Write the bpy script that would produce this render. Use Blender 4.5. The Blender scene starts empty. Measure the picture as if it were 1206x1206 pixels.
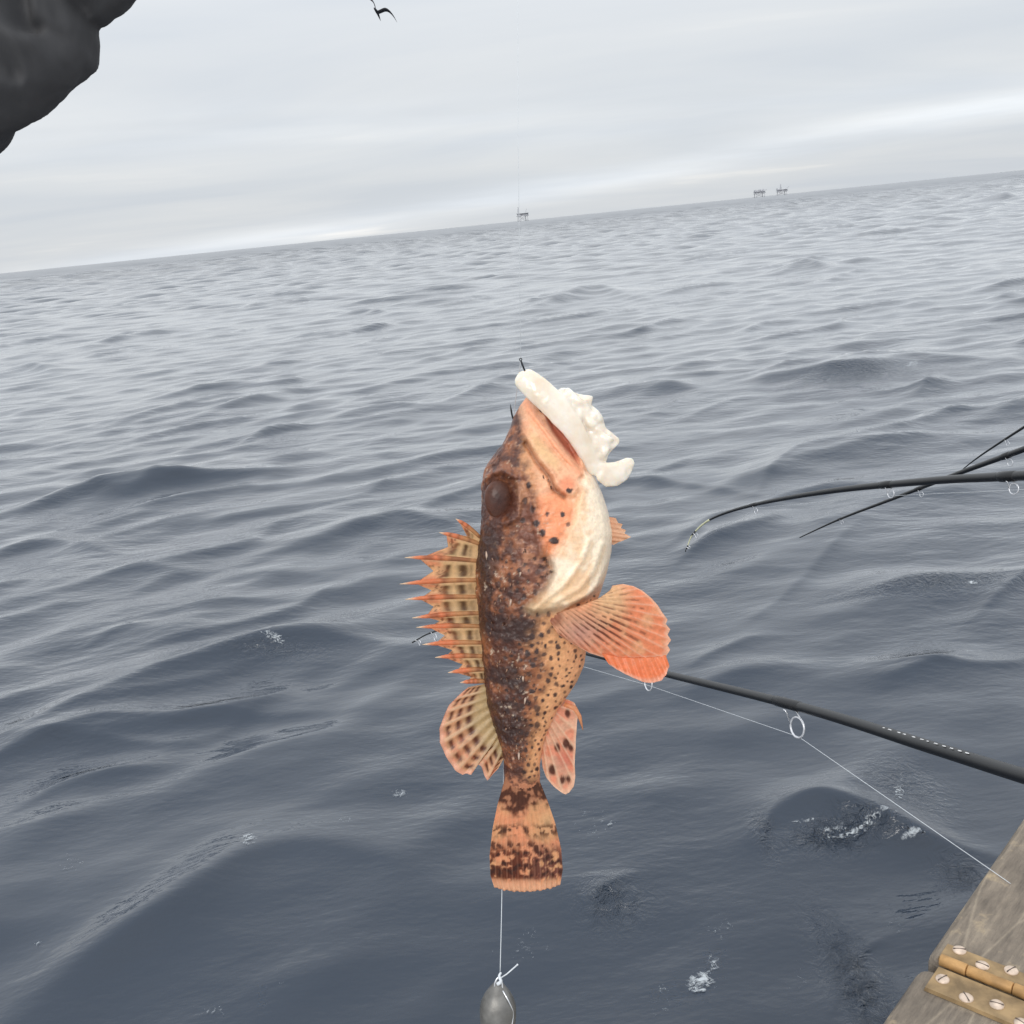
import bpy, bmesh, math, random
import numpy as np
from mathutils import Vector, Matrix

# ------------------------------------------------------------------ scene, camera, sky, sun
scene = bpy.context.scene
COL = scene.collection
F = 1209.0            # focal length in photograph pixels (photograph is 1206 px wide)
CX = 603.0
H = 3.0               # eye height above the water, metres
_l = np.array([-CX / F, (CX - 322) / F, -1.0]); _r = np.array([CX / F, (CX - 200) / F, -1.0])
_z = np.cross(_r, _l); _z /= np.linalg.norm(_z)
if _z[1] < 0: _z = -_z
_f = np.array([0, 0, -1.0]); _y = _f - _z * _f.dot(_z); _y /= np.linalg.norm(_y)
M3 = np.array([np.cross(_y, _z), _y, _z])          # camera axes -> world axes
EYE = np.array([0.0, 0.0, H])
def ray(px, py): return M3 @ np.array([(px - CX) / F, (CX - py) / F, -1.0])
def P(px, py, depth): return EYE + ray(px, py) * depth
def on_level(px, py, z):
    d = ray(px, py); return EYE + d * ((z - H) / d[2])

cam_d = bpy.data.cameras.new('camera'); cam = bpy.data.objects.new('camera', cam_d); COL.objects.link(cam)
cam_d.sensor_width = 36.0; cam_d.lens = 36.0 * F / 1206.0
cam_d.clip_start = 0.02; cam_d.clip_end = 60000
cam.matrix_world = Matrix.Translation(Vector(EYE)) @ Matrix([list(r) for r in M3]).to_4x4()
scene.camera = cam

SUN_EL, SUN_AZ = math.radians(36), math.radians(200)   # behind and above the camera, veiled by cloud
world = bpy.data.worlds.new('World'); scene.world = world; world.use_nodes = True
def build_world():
    nt = world.node_tree; N = nt.nodes; L = nt.links; N.clear()
    out = N.new('ShaderNodeOutputWorld'); bg = N.new('ShaderNodeBackground'); bg.inputs[1].default_value = 0.1
    sky = N.new('ShaderNodeTexSky'); sky.sky_type = 'NISHITA'; sky.sun_disc = False
    sky.sun_elevation = SUN_EL; sky.sun_rotation = SUN_AZ
    tc = N.new('ShaderNodeTexCoord'); sep = N.new('ShaderNodeSeparateXYZ'); L.new(tc.outputs['Generated'], sep.inputs[0])
    def math_(op, a, b=None, c=None):
        n = N.new('ShaderNodeMath'); n.operation = op
        for i, v in enumerate((a, b, c)):
            if v is None: continue
            if isinstance(v, (int, float)): n.inputs[i].default_value = v
            else: L.new(v, n.inputs[i])
        return n.outputs[0]
    zc = math_('MAXIMUM', sep.outputs[2], 0.0)
    den = math_('ADD', zc, 0.10)
    u = math_('DIVIDE', sep.outputs[0], den); v = math_('DIVIDE', sep.outputs[1], den)
    comb = N.new('ShaderNodeCombineXYZ'); L.new(u, comb.inputs[0]); L.new(math_('MULTIPLY', v, 1.7), comb.inputs[1])
    n1 = N.new('ShaderNodeTexNoise'); n1.inputs['Scale'].default_value = 0.42; n1.inputs['Detail'].default_value = 5; n1.inputs['Roughness'].default_value = 0.5
    n1.inputs['Distortion'].default_value = 0.4
    L.new(comb.outputs[0], n1.inputs['Vector'])
    ramp = N.new('ShaderNodeValToRGB'); e = ramp.color_ramp.elements
    e[0].position = 0.36; e[0].color = (6.45, 6.85, 7.35, 1)
    e[1].position = 0.60; e[1].color = (7.25, 7.5, 7.75, 1)
    x = e.new(0.70); x.color = (8.5, 8.5, 8.4, 1)
    L.new(n1.outputs[0], ramp.inputs[0])
    # an overcast dome is brighter overhead than at the horizon
    up = math_('ADD', math_('MULTIPLY', math_('POWER', zc, 1.3), 1.3), 0.97)
    # paler broken bands of cloud low over the horizon
    az = math_('ARCTAN2', sep.outputs[0], sep.outputs[1])
    cb = N.new('ShaderNodeCombineXYZ'); L.new(math_('MULTIPLY', az, 2.2), cb.inputs[0]); L.new(math_('MULTIPLY', sep.outputs[2], 26.0), cb.inputs[1])
    nb = N.new('ShaderNodeTexNoise'); nb.inputs['Scale'].default_value = 1.6; nb.inputs['Detail'].default_value = 5; L.new(cb.outputs[0], nb.inputs['Vector'])
    def band(off, slope, width, gain):
        d = math_('DIVIDE', math_('SUBTRACT', sep.outputs[2], math_('ADD', math_('MULTIPLY', az, slope), off)), width)
        g = math_('POWER', 2.718, math_('MULTIPLY', math_('MULTIPLY', d, d), -1.0))
        return math_('MULTIPLY', math_('MULTIPLY', g, gain), math_('SUBTRACT', math_('MULTIPLY', nb.outputs[0], 2.6), .55))
    up = math_('ADD', up, math_('ADD', band(.020, .072, .011, .26), band(.085, -.06, .026, .09)))
    sc = N.new('ShaderNodeVectorMath'); sc.operation = 'SCALE'; L.new(ramp.outputs[0], sc.inputs[0]); L.new(up, sc.inputs['Scale'])
    mix = N.new('ShaderNodeMix'); mix.data_type = 'RGBA'; mix.inputs[0].default_value = 0.96
    L.new(sky.outputs[0], mix.inputs[6]); L.new(sc.outputs[0], mix.inputs[7])
    L.new(mix.outputs[2], bg.inputs[0]); L.new(bg.outputs[0], out.inputs[0])
build_world()
sd = bpy.data.lights.new('sun', 'SUN'); sd.energy = 1.2; sd.angle = math.radians(18); sd.color = (1.0, 0.96, 0.9)
sun = bpy.data.objects.new('sun', sd); COL.objects.link(sun)
_sv = Vector((math.sin(SUN_AZ) * math.cos(SUN_EL), math.cos(SUN_AZ) * math.cos(SUN_EL), math.sin(SUN_EL)))
sun.rotation_euler = _sv.to_track_quat('Z', 'Y').to_euler(); sun.location = (0, 0, 30)

scene.render.engine = 'CYCLES'
scene.view_settings.view_transform = 'Standard'; scene.view_settings.look = 'None'
scene.view_settings.exposure = 0.0; scene.view_settings.gamma = 1.0

# ------------------------------------------------------------------ helpers
rng = np.random.default_rng(7); random.seed(7)
def lin(r, g, b):
    c = np.array([r, g, b], float) / 255.0
    return np.where(c <= 0.04045, c / 12.92, ((c + 0.055) / 1.055) ** 2.4)
def sstep(a, b, x):
    t = np.clip((x - a) / (b - a), 0, 1); return t * t * (3 - 2 * t)
def mixc(a, b, t): return a * (1 - t[:, None]) + b * t[:, None]
def _hash(ix, iy, iz, s):
    n = (ix * 374761393 + iy * 668265263 + iz * 2147483647 + s * 974634777) & 0xffffffff
    n = ((n ^ (n >> 13)) * 1274126177) & 0xffffffff
    n = ((n ^ (n >> 16)) * 2246822519) & 0xffffffff
    return ((n ^ (n >> 15)) & 0xffff) / 65535.0
def vnoise(p, s=0):
    i = np.floor(p).astype(np.int64); f = p - i; f = f * f * (3 - 2 * f); r = 0
    for a in (0, 1):
        for b in (0, 1):
            for c in (0, 1):
                w = (f[:, 0] if a else 1 - f[:, 0]) * (f[:, 1] if b else 1 - f[:, 1]) * (f[:, 2] if c else 1 - f[:, 2])
                r = r + w * _hash(i[:, 0] + a, i[:, 1] + b, i[:, 2] + c, s)
    return r
_ROT = np.array([[.36, .48, -.8], [-.8, .6, 0], [.48, .64, .6]])
def fbm(p, octs=4, s=0, rough=0.5):
    r = 0; a = 1; t = 0; p = p @ _ROT
    for k in range(octs):
        r = r + a * vnoise(p * 2 ** k + 17.3 * k, s + k); t += a; a *= rough
    return r / t
def segd(x, y, poly, closed=False):
    poly = np.array(poly, float); n = len(poly); d = np.full(x.shape, 1e9)
    for k in range(n if closed else n - 1):
        a = poly[k]; b = poly[(k + 1) % n]; e = b - a
        t = np.clip(((x - a[0]) * e[0] + (y - a[1]) * e[1]) / max(e.dot(e), 1e-9), 0, 1)
        d = np.minimum(d, np.hypot(x - a[0] - t * e[0], y - a[1] - t * e[1]))
    return d
def sdpoly(x, y, poly):
    d = segd(x, y, poly, True); ins = np.zeros(x.shape, bool); n = len(poly)
    for k in range(n):
        x1, y1 = poly[k]; x2, y2 = poly[(k + 1) % n]
        c = (y1 > y) != (y2 > y)
        with np.errstate(divide='ignore', invalid='ignore'):
            ins ^= c & (x < (x2 - x1) * (y - y1) / ((y2 - y1) if y2 != y1 else 1e-9) + x1)
    return np.where(ins, -d, d)
def smooth_interp(x, xs, ys, k=4.0):
    o = np.zeros_like(np.asarray(x, float)); ws = 0
    for t in np.linspace(-1.8, 1.8, 11):
        w = math.exp(-t * t); o = o + w * np.interp(np.asarray(x) + t * k, xs, ys); ws += w
    return o / ws
def curve_pts(pts, n):
    """Catmull-Rom through pts (any dimension), n samples."""
    p = np.array(pts, float); m = len(p)
    q = np.vstack([2 * p[0] - p[1], p, 2 * p[-1] - p[-2]])
    t = np.linspace(0, m - 1, n); i = np.minimum(t.astype(int), m - 2); f = (t - i)[:, None]
    a, b, c, d = q[i], q[i + 1], q[i + 2], q[i + 3]
    return 0.5 * (2 * b + (c - a) * f + (2 * a - 5 * b + 4 * c - d) * f ** 2 + (3 * b - a - 3 * c + d) * f ** 3)

def mesh_obj(name, verts, faces, mat, parent=None, smooth=True, col=None):
    me = bpy.data.meshes.new(name)
    verts = np.asarray(verts, float)
    if isinstance(faces, np.ndarray) and faces.ndim == 2:
        nf, k = faces.shape
        me.vertices.add(len(verts)); me.vertices.foreach_set('co', verts.ravel())
        me.loops.add(nf * k); me.loops.foreach_set('vertex_index', faces.ravel().astype(np.int32))
        me.polygons.add(nf); me.polygons.foreach_set('loop_start', np.arange(0, nf * k, k, dtype=np.int32))
        me.update(calc_edges=True)
    else:
        me.from_pydata([tuple(v) for v in verts], [], [tuple(int(i) for i in f) for f in faces])
    me.validate()
    if smooth: me.polygons.foreach_set('use_smooth', np.ones(len(me.polygons), bool))
    if col is not None:
        at = me.color_attributes.new('Col', 'FLOAT_COLOR', 'POINT')
        rgba = np.ones((len(verts), 4), np.float32); rgba[:, :3] = np.clip(col, 0, 1)
        at.data.foreach_set('color', rgba.ravel())
    me.update()
    o = bpy.data.objects.new(name, me); COL.objects.link(o)
    if mat: me.materials.append(mat)
    if parent: o.parent = parent
    return o
def empty(name, matrix=None):
    o = bpy.data.objects.new(name, None); COL.objects.link(o); o.empty_display_size = 0.05
    if matrix is not None: o.matrix_world = matrix
    return o
def tag(o, label=None, cat=None, group=None, kind=None):
    for k, v in (('label', label), ('category', cat), ('group', group), ('kind', kind)):
        if v: o[k] = v
    return o
def grid_faces(nu, nv, wrap=False, off=0):
    a = np.arange(nu - (0 if wrap else 1))[:, None]; b = np.arange(nv - 1)[None, :]
    a1 = (a + 1) % nu
    q = np.stack([a * nv + b, a1 * nv + b, a1 * nv + b + 1, a * nv + b + 1], -1).reshape(-1, 4)
    return q + off
class MB:
    """collects simple solids into one mesh"""
    def __init__(s): s.v = []; s.f = []
    def add(s, v, f):
        o = len(s.v); s.v += [tuple(map(float, p)) for p in v]; s.f += [tuple(int(i) + o for i in q) for q in f]; return s
    def box(s, c, size, axes=None):
        ax = np.eye(3) if axes is None else np.array(axes, float); c = np.array(c, float)
        v = [c + ax[0] * size[0] * .5 * i + ax[1] * size[1] * .5 * j + ax[2] * size[2] * .5 * k for i in (-1, 1) for j in (-1, 1) for k in (-1, 1)]
        return s.add(v, [(0, 1, 3, 2), (4, 6, 7, 5), (0, 4, 5, 1), (2, 3, 7, 6), (0, 2, 6, 4), (1, 5, 7, 3)])
    def tube(s, pts, rad, n=10, cap=True):
        p = np.array(pts, float); m = len(p); rad = np.broadcast_to(np.array(rad, float), (m,))
        t = np.gradient(p, axis=0); t /= np.linalg.norm(t, axis=1)[:, None] + 1e-12
        ref = np.array([0, 0, 1.0]) if abs(t[0][2]) < .9 else np.array([1.0, 0, 0])
        u = np.cross(t[0], ref); u /= np.linalg.norm(u); V = []
        for i in range(m):
            u = u - t[i] * u.dot(t[i]); u /= np.linalg.norm(u); w = np.cross(t[i], u)
            for k in range(n):
                a = 2 * math.pi * k / n; V.append(p[i] + rad[i] * (math.cos(a) * u + math.sin(a) * w))
        Fc = [(i * n + k, i * n + (k + 1) % n, (i + 1) * n + (k + 1) % n, (i + 1) * n + k) for i in range(m - 1) for k in range(n)]
        if cap: Fc += [tuple(range(n - 1, -1, -1)), tuple((m - 1) * n + k for k in range(n))]
        return s.add(V, Fc)
    def ell(s, c, r, axes=None, nu=14, nv=9):
        ax = np.eye(3) if axes is None else np.array(axes, float); V = []; c = np.array(c, float)
        for j in range(nv + 1):
            th = math.pi * j / nv
            for i in range(nu):
                a = 2 * math.pi * i / nu
                q = np.array([math.sin(th) * math.cos(a) * r[0], math.sin(th) * math.sin(a) * r[1], math.cos(th) * r[2]])
                V.append(c + q @ ax)
        Fc = [(j * nu + i, j * nu + (i + 1) % nu, (j + 1) * nu + (i + 1) % nu, (j + 1) * nu + i) for j in range(nv) for i in range(nu)]
        return s.add(V, Fc)
    def torus(s, c, R, r, a1, a2, n=24, m=8):
        c = np.array(c, float); a1 = np.array(a1, float); a2 = np.array(a2, float); a3 = np.cross(a1, a2); V = []
        for i in range(n):
            a = 2 * math.pi * i / n; d = a1 * math.cos(a) + a2 * math.sin(a)
            dn = d / np.linalg.norm(d)
            for k in range(m):
                b = 2 * math.pi * k / m; V.append(c + d * R + r * (math.cos(b) * dn + math.sin(b) * a3))
        Fc = [(i * m + k, ((i + 1) % n) * m + k, ((i + 1) % n) * m + (k + 1) % m, i * m + (k + 1) % m) for i in range(n) for k in range(m)]
        return s.add(V, Fc)
    def build(s, name, mat, parent=None, smooth=True):
        return mesh_obj(name, s.v, s.f, mat, parent, smooth)

# ------------------------------------------------------------------ materials
def new_mat(name):
    m = bpy.data.materials.new(name); m.use_nodes = True; nt = m.node_tree
    return m, nt, nt.nodes, nt.links, nt.nodes['Principled BSDF']
def noise_node(N, L, vec, scale, detail=4, rough=0.5):
    n = N.new('ShaderNodeTexNoise'); n.inputs['Scale'].default_value = scale; n.inputs['Detail'].default_value = detail; n.inputs['Roughness'].default_value = rough
    if vec is not None: L.new(vec, n.inputs['Vector'])
    return n
def simple_mat(name, color, rough=0.5, metal=0.0, var=0.15, scale=40, bump=0.0, spec=0.5):
    m, nt, N, L, b = new_mat(name)
    tc = N.new('ShaderNodeTexCoord'); n = noise_node(N, L, tc.outputs['Object'], scale)
    r = N.new('ShaderNodeValToRGB'); c = np.array(color)
    r.color_ramp.elements[0].position = .3; r.color_ramp.elements[1].position = .7
    r.color_ramp.elements[0].color = (*np.clip(c * (1 - var), 0, 1), 1); r.color_ramp.elements[1].color = (*np.clip(c * (1 + var), 0, 1), 1)
    L.new(n.outputs[0], r.inputs[0]); L.new(r.outputs[0], b.inputs['Base Color'])
    b.inputs['Roughness'].default_value = rough; b.inputs['Metallic'].default_value = metal; b.inputs['Specular IOR Level'].default_value = spec
    if bump:
        bp = N.new('ShaderNodeBump'); bp.inputs['Strength'].default_value = 1; bp.inputs['Distance'].default_value = bump
        L.new(n.outputs[0], bp.inputs['Height']); L.new(bp.outputs[0], b.inputs['Normal'])
    return m
def skin_mat(name, rough, bump, transl=0.0, sss=0.0):
    m, nt, N, L, b = new_mat(name)
    at = N.new('ShaderNodeAttribute'); at.attribute_name = 'Col'
    tc = N.new('ShaderNodeTexCoord')
    n1 = noise_node(N, L, tc.outputs['Object'], 420, 5, .6); n2 = noise_node(N, L, tc.outputs['Object'], 90, 4)
    mp = N.new('ShaderNodeMapRange'); mp.inputs[1].default_value = .3; mp.inputs[2].default_value = .7; mp.inputs[3].default_value = .86; mp.inputs[4].default_value = 1.12
    L.new(n1.outputs[0], mp.inputs[0])
    sc = N.new('ShaderNodeVectorMath'); sc.operation = 'SCALE'; L.new(at.outputs['Color'], sc.inputs[0]); L.new(mp.outputs[0], sc.inputs['Scale'])
    L.new(sc.outputs[0], b.inputs['Base Color'])
    mr = N.new('ShaderNodeMapRange'); mr.inputs[1].default_value = .35; mr.inputs[2].default_value = .65; mr.inputs[3].default_value = rough - .12; mr.inputs[4].default_value = rough + .15
    L.new(n2.outputs[0], mr.inputs[0]); L.new(mr.outputs[0], b.inputs['Roughness'])
    bp = N.new('ShaderNodeBump'); bp.inputs['Strength'].default_value = .8; bp.inputs['Distance'].default_value = bump
    L.new(n1.outputs[0], bp.inputs['Height']); L.new(bp.outputs[0], b.inputs['Normal'])
    b.inputs['Coat Weight'].default_value = .3; b.inputs['Coat Roughness'].default_value = .16; b.inputs['Coat IOR'].default_value = 1.4; L.new(bp.outputs[0], b.inputs['Coat Normal'])
    if sss:
        b.inputs['Subsurface Weight'].default_value = sss; b.inputs['Subsurface Radius'].default_value = (.006, .003, .0018); b.inputs['Subsurface Scale'].default_value = .6
    if transl:
        tr = N.new('ShaderNodeBsdfTranslucent'); L.new(sc.outputs[0], tr.inputs[0]); mx = N.new('ShaderNodeMixShader'); mx.inputs[0].default_value = transl
        L.new(b.outputs[0], mx.inputs[1]); L.new(tr.outputs[0], mx.inputs[2]); L.new(mx.outputs[0], N['Material Output'].inputs[0])
    return m

def sea_mat():
    m, nt, N, L, b = new_mat('sea_water')
    tc = N.new('ShaderNodeTexCoord')
    mp = N.new('ShaderNodeMapping'); mp.inputs['Rotation'].default_value = (0, 0, math.radians(-25)); mp.inputs['Scale'].default_value = (0.45, 1.0, 1.0)
    L.new(tc.outputs['Object'], mp.inputs[0])
    big = noise_node(N, L, mp.outputs[0], 1.1, 3, .5)
    mid = noise_node(N, L, mp.outputs[0], 4.5, 4, .55)
    fine = noise_node(N, L, mp.outputs[0], 22, 3, .5)
    patch = noise_node(N, L, tc.outputs['Object'], 0.35, 3, .5)      # ruffled and slick patches
    pm = N.new('ShaderNodeMapRange'); pm.inputs[1].default_value = .38; pm.inputs[2].default_value = .66; pm.inputs[3].default_value = .25; pm.inputs[4].default_value = 1.0
    L.new(patch.outputs[0], pm.inputs[0])
    def bump(prev, src, dist, strength=None):
        bp = N.new('ShaderNodeBump'); bp.inputs['Distance'].default_value = dist
        if strength is None: bp.inputs['Strength'].default_value = 1
        else: L.new(strength, bp.inputs['Strength'])
        L.new(src.outputs[0], bp.inputs['Height'])
        if prev: L.new(prev.outputs[0], bp.inputs['Normal'])
        return bp
    b1 = bump(None, big, .05); b2 = bump(b1, mid, .028, pm.outputs[0]); b3 = bump(b2, fine, .006, pm.outputs[0])
    at = N.new('ShaderNodeAttribute'); at.attribute_name = 'Col'
    rp = noise_node(N, L, tc.outputs['Object'], 13, 4, .6); rp.inputs['Distortion'].default_value = 1.5
    b3 = bump(b3, rp, .075, at.outputs['Fac'])
    L.new(b3.outputs[0], b.inputs['Normal'])
    b.inputs['Base Color'].default_value = (.013, .024, .043, 1)
    b.inputs['Roughness'].default_value = .06; b.inputs['IOR'].default_value = 1.333
    ln = N.new('ShaderNodeVectorMath'); ln.operation = 'LENGTH'; L.new(tc.outputs['Object'], ln.inputs[0])
    ruf = N.new('ShaderNodeMapRange'); ruf.interpolation_type = 'SMOOTHSTEP'
    for i_, v_ in enumerate((25, 600, .035, .31)): ruf.inputs[i_ + 1].default_value = v_
    L.new(ln.outputs['Value'], ruf.inputs[0]); L.new(ruf.outputs[0], b.inputs['Roughness']); L.new(ruf.outputs[0], b.inputs['Coat Roughness'])
    b.inputs['Coat Weight'].default_value = 1.0; b.inputs['Coat IOR'].default_value = 1.333; b.inputs['Coat Roughness'].default_value = .03; L.new(b3.outputs[0], b.inputs['Coat Normal'])
    return m

def wood_mat():
    m, nt, N, L, b = new_mat('weathered_wood')
    tc = N.new('ShaderNodeTexCoord'); ob = tc.outputs['Object']
    mp = N.new('ShaderNodeMapping'); mp.inputs['Scale'].default_value = (4, 26, 20); mp.inputs['Rotation'].default_value = (0, 0, .25); L.new(ob, mp.inputs[0])
    grain = noise_node(N, L, mp.outputs[0], 6, 6, .65); blot = noise_node(N, L, ob, 22, 5, .6); sp = noise_node(N, L, ob, 160, 3, .6)
    r = N.new('ShaderNodeValToRGB'); e = r.color_ramp.elements
    e[0].position = .3; e[0].color = (*lin(84, 76, 68), 1); e[1].position = .7; e[1].color = (*lin(160, 146, 128), 1)
    x = e.new(.5); x.color = (*lin(124, 113, 100), 1)
    ad = N.new('ShaderNodeMath'); ad.operation = 'MULTIPLY_ADD'; ad.inputs[1].default_value = .55; L.new(grain.outputs[0], ad.inputs[0])
    a2 = N.new('ShaderNodeMath'); a2.operation = 'MULTIPLY'; a2.inputs[1].default_value = .45; L.new(blot.outputs[0], a2.inputs[0]); L.new(a2.outputs[0], ad.inputs[2])
    L.new(ad.outputs[0], r.inputs[0])
    r2 = N.new('ShaderNodeValToRGB'); r2.color_ramp.elements[0].position = .58; r2.color_ramp.elements[1].position = .68
    L.new(blot.outputs[0], r2.inputs[0])
    mx = N.new('ShaderNodeMix'); mx.data_type = 'RGBA'; L.new(r2.outputs[0], mx.inputs[0]); L.new(r.outputs[0], mx.inputs[6]); mx.inputs[7].default_value = (*lin(178, 158, 128), 1)
    # pale scratches
    vo = N.new('ShaderNodeTexVoronoi'); vo.feature = 'DISTANCE_TO_EDGE'; vo.inputs['Scale'].default_value = 28
    m3 = N.new('ShaderNodeMapping'); m3.inputs['Scale'].default_value = (.25, 1, 1); m3.inputs['Rotation'].default_value = (0, 0, .5); L.new(ob, m3.inputs[0]); L.new(m3.outputs[0], vo.inputs['Vector'])
    r3 = N.new('ShaderNodeValToRGB'); r3.color_ramp.elements[0].position = 0; r3.color_ramp.elements[0].color = (.5, .5, .5, 1); r3.color_ramp.elements[1].position = .03; r3.color_ramp.elements[1].color = (0, 0, 0, 1)
    L.new(vo.outputs['Distance'], r3.inputs[0])
    scm = N.new('ShaderNodeMath'); scm.operation = 'MULTIPLY'; L.new(r3.outputs[0], scm.inputs[0]); L.new(sp.outputs[0], scm.inputs[1])
    mx2 = N.new('ShaderNodeMix'); mx2.data_type = 'RGBA'; L.new(scm.outputs[0], mx2.inputs[0]); L.new(mx.outputs[2], mx2.inputs[6]); mx2.inputs[7].default_value = (*lin(200, 184, 160), 1)
    L.new(mx2.outputs[2], b.inputs['Base Color']); b.inputs['Roughness'].default_value = .75
    bp = N.new('ShaderNodeBump'); bp.inputs['Distance'].default_value = .003; L.new(grain.outputs[0], bp.inputs['Height'])
    bq = N.new('ShaderNodeBump'); bq.inputs['Distance'].default_value = .0012; L.new(sp.outputs[0], bq.inputs['Height']); L.new(bp.outputs[0], bq.inputs['Normal'])
    L.new(bq.outputs[0], b.inputs['Normal'])
    return m

MAT = dict(
    sea=sea_mat(), wood=wood_mat(),
    skin=skin_mat('fish_skin', .42, .0008, 0, .12), fin=skin_mat('fish_fin', .4, .0004, .45),
    foam=simple_mat('sea_foam', (.8, .83, .85), .6, 0, .05, 60),
    brass=simple_mat('aged_brass', lin(146, 122, 88), .6, .2, .38, 70, .0006),
    knuckle=simple_mat('worn_brass', lin(180, 140, 90), .55, .25, .28, 90, .0006),
    screw=simple_mat('pale_screw', lin(206, 186, 168), .5, .2, .3, 130),
    slot=simple_mat('screw_slot', (.10, .075, .06), .7),
    rod=simple_mat('black_rod', (.004, .004, .0045), .34, 0, .2, 90, 0, .9),
    wrap=simple_mat('black_wrap', (.01, .01, .011), .25, 0, .2, 90),
    paletip=simple_mat('pale_rod_tip', lin(205, 205, 170), .4, 0, .1, 90),
    chrome=simple_mat('guide_steel', (.75, .76, .78), .25, .85, .08, 300),
    ceramic=simple_mat('guide_ring', (.7, .71, .74), .25, .5, .1, 300),
    line=simple_mat('nylon_line', (.62, .65, .68), .3, 0, .05, 200),
    letter=simple_mat('white_lettering', (.62, .62, .62), .5, 0, .2, 200),
    hook=simple_mat('black_hook', (.02, .022, .026), .3, .6, .2, 300),
    lead=simple_mat('dull_lead', (.17, .165, .155), .42, .45, .3, 130, .0005),
    hull=simple_mat('hull_paint', (.05, .07, .095), .45, 0, .15, 6),
    cloth=simple_mat('dark_cloth', (.055, .055, .058), .8, 0, .3, 25, .001, .35),
    steel=simple_mat('hazed_steel', (.5, .51, .54), .7, 0, .2, .1),  # distance haze put into the base colour, paler than bare steel
    gull=simple_mat('gull_feathers', (.035, .036, .042), .8, 0, .3, 8),
)

def squid_mat():
    m, nt, N, L, b = new_mat('squid_flesh'); tc = N.new('ShaderNodeTexCoord')
    n = noise_node(N, L, tc.outputs['Object'], 70, 4); r = N.new('ShaderNodeValToRGB')
    r.color_ramp.elements[0].position = .32; r.color_ramp.elements[0].color = (.74, .63, .50, 1); r.color_ramp.elements[1].position = .6; r.color_ramp.elements[1].color = (.84, .78, .69, 1)
    L.new(n.outputs[0], r.inputs[0]); L.new(r.outputs[0], b.inputs['Base Color'])
    b.inputs['Roughness'].default_value = .22; b.inputs['Subsurface Weight'].default_value = .7; b.inputs['Coat Weight'].default_value = .25; b.inputs['Coat Roughness'].default_value = .2
    b.inputs['Subsurface Radius'].default_value = (.008, .006, .004); b.inputs['Subsurface Scale'].default_value = .5
    n2 = noise_node(N, L, tc.outputs['Object'], 260, 3); bp = N.new('ShaderNodeBump'); bp.inputs['Distance'].default_value = .0002; L.new(n2.outputs[0], bp.inputs['Height']); L.new(bp.outputs[0], b.inputs['Normal'])
    return m
MAT['squid'] = squid_mat()

# ------------------------------------------------------------------ the sea
NW = 190
_wl = np.exp(rng.uniform(math.log(.20), math.log(12), NW))
_dirbase = math.atan2(-.9, .43)
_wd = _dirbase + rng.normal(0, .5, NW)
_wt = np.exp(-((np.log(_wl) - math.log(.85)) / .85) ** 2) + .08
_slope = .114 * _wt / math.sqrt((_wt ** 2).sum()) * math.sqrt(2)
_k = 2 * math.pi / _wl; _amp = _slope / _k; _ph = rng.uniform(0, 2 * math.pi, NW)
RIDGES = [  # crest line in photograph pixels (laid on the water), height, half-width in metres
    ([(-40, 885), (60, 850), (170, 812), (270, 782), (350, 765), (430, 760), (490, 768)], .17, .42),
    ([(60, 1170), (150, 1125), (220, 1080), (290, 1030), (360, 1008), (440, 1014), (520, 1040)], .15, .40),
    ([(0, 960), (70, 925), (150, 910), (200, 905)], .07, .22),
    ([(10, 612), (60, 598), (105, 583), (150, 586), (240, 566), (330, 545)], .15, .45),
    ([(300, 655), (400, 630), (470, 612), (560, 620)], .11, .35),
    ([(610, 372), (660, 356), (705, 345), (755, 352)], .35, 1.1),
    ([(860, 452), (940, 446), (1010, 440), (1080, 427), (1190, 425)], .26, .8),
    ([(870, 575), (960, 545), (1050, 525), (1130, 515)], .17, .6),
    ([(990, 705), (1060, 697), (1130, 688), (1210, 682)], .08, .28),
    ([(880, 1010), (905, 975), (950, 960), (1000, 968), (1060, 990), (1120, 1005), (1180, 1020)], .15, .22),
    ([(690, 1080), (730, 1050), (765, 1035)], .035, .12),
    ([(0, 442), (35, 436), (75, 442)], .25, .8),
    ([(240, 492), (300, 474), (350, 462)], .17, .6),
    ([(700, 470), (770, 458), (830, 462)], .2, .7),
    ([(790, 830), (880, 800), (960, 790)], .06, .3),
    ([(968, 1200), (990, 1160), (1012, 1125), (1045, 1105)], .028, .055), ([(1000, 1200), (1016, 1165), (1030, 1140)], .022, .05),
    ([(700, 1095), (712, 1065), (735, 1050)], .02, .05), ([(893, 1010), (900, 985), (908, 970)], .02, .05),
    ([(150, 700), (200, 680), (260, 668)], .06, .25), ([(90, 765), (140, 745), (180, 738)], .05, .2), ([(590, 560), (650, 545), (700, 548)], .1, .4), ([(380, 500), (440, 484), (510, 480)], .15, .5),
    ([(920, 322), (950, 316), (980, 319)], .4, 1.0), ([(1150, 240), (1180, 236), (1206, 237)], .6, 2.0), ([(380, 378), (430, 370), (480, 372)], .25, .8), ([(100, 410), (160, 398), (220, 390)], .25, .8),
]
_rd = []
for pl, a, w in RIDGES:
    q = np.array([on_level(x, y, 0.0)[:2] for x, y in pl]); _rd.append((curve_pts(q, 4 * len(q)), a, w))
_rr = np.random.default_rng(21)
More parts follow.
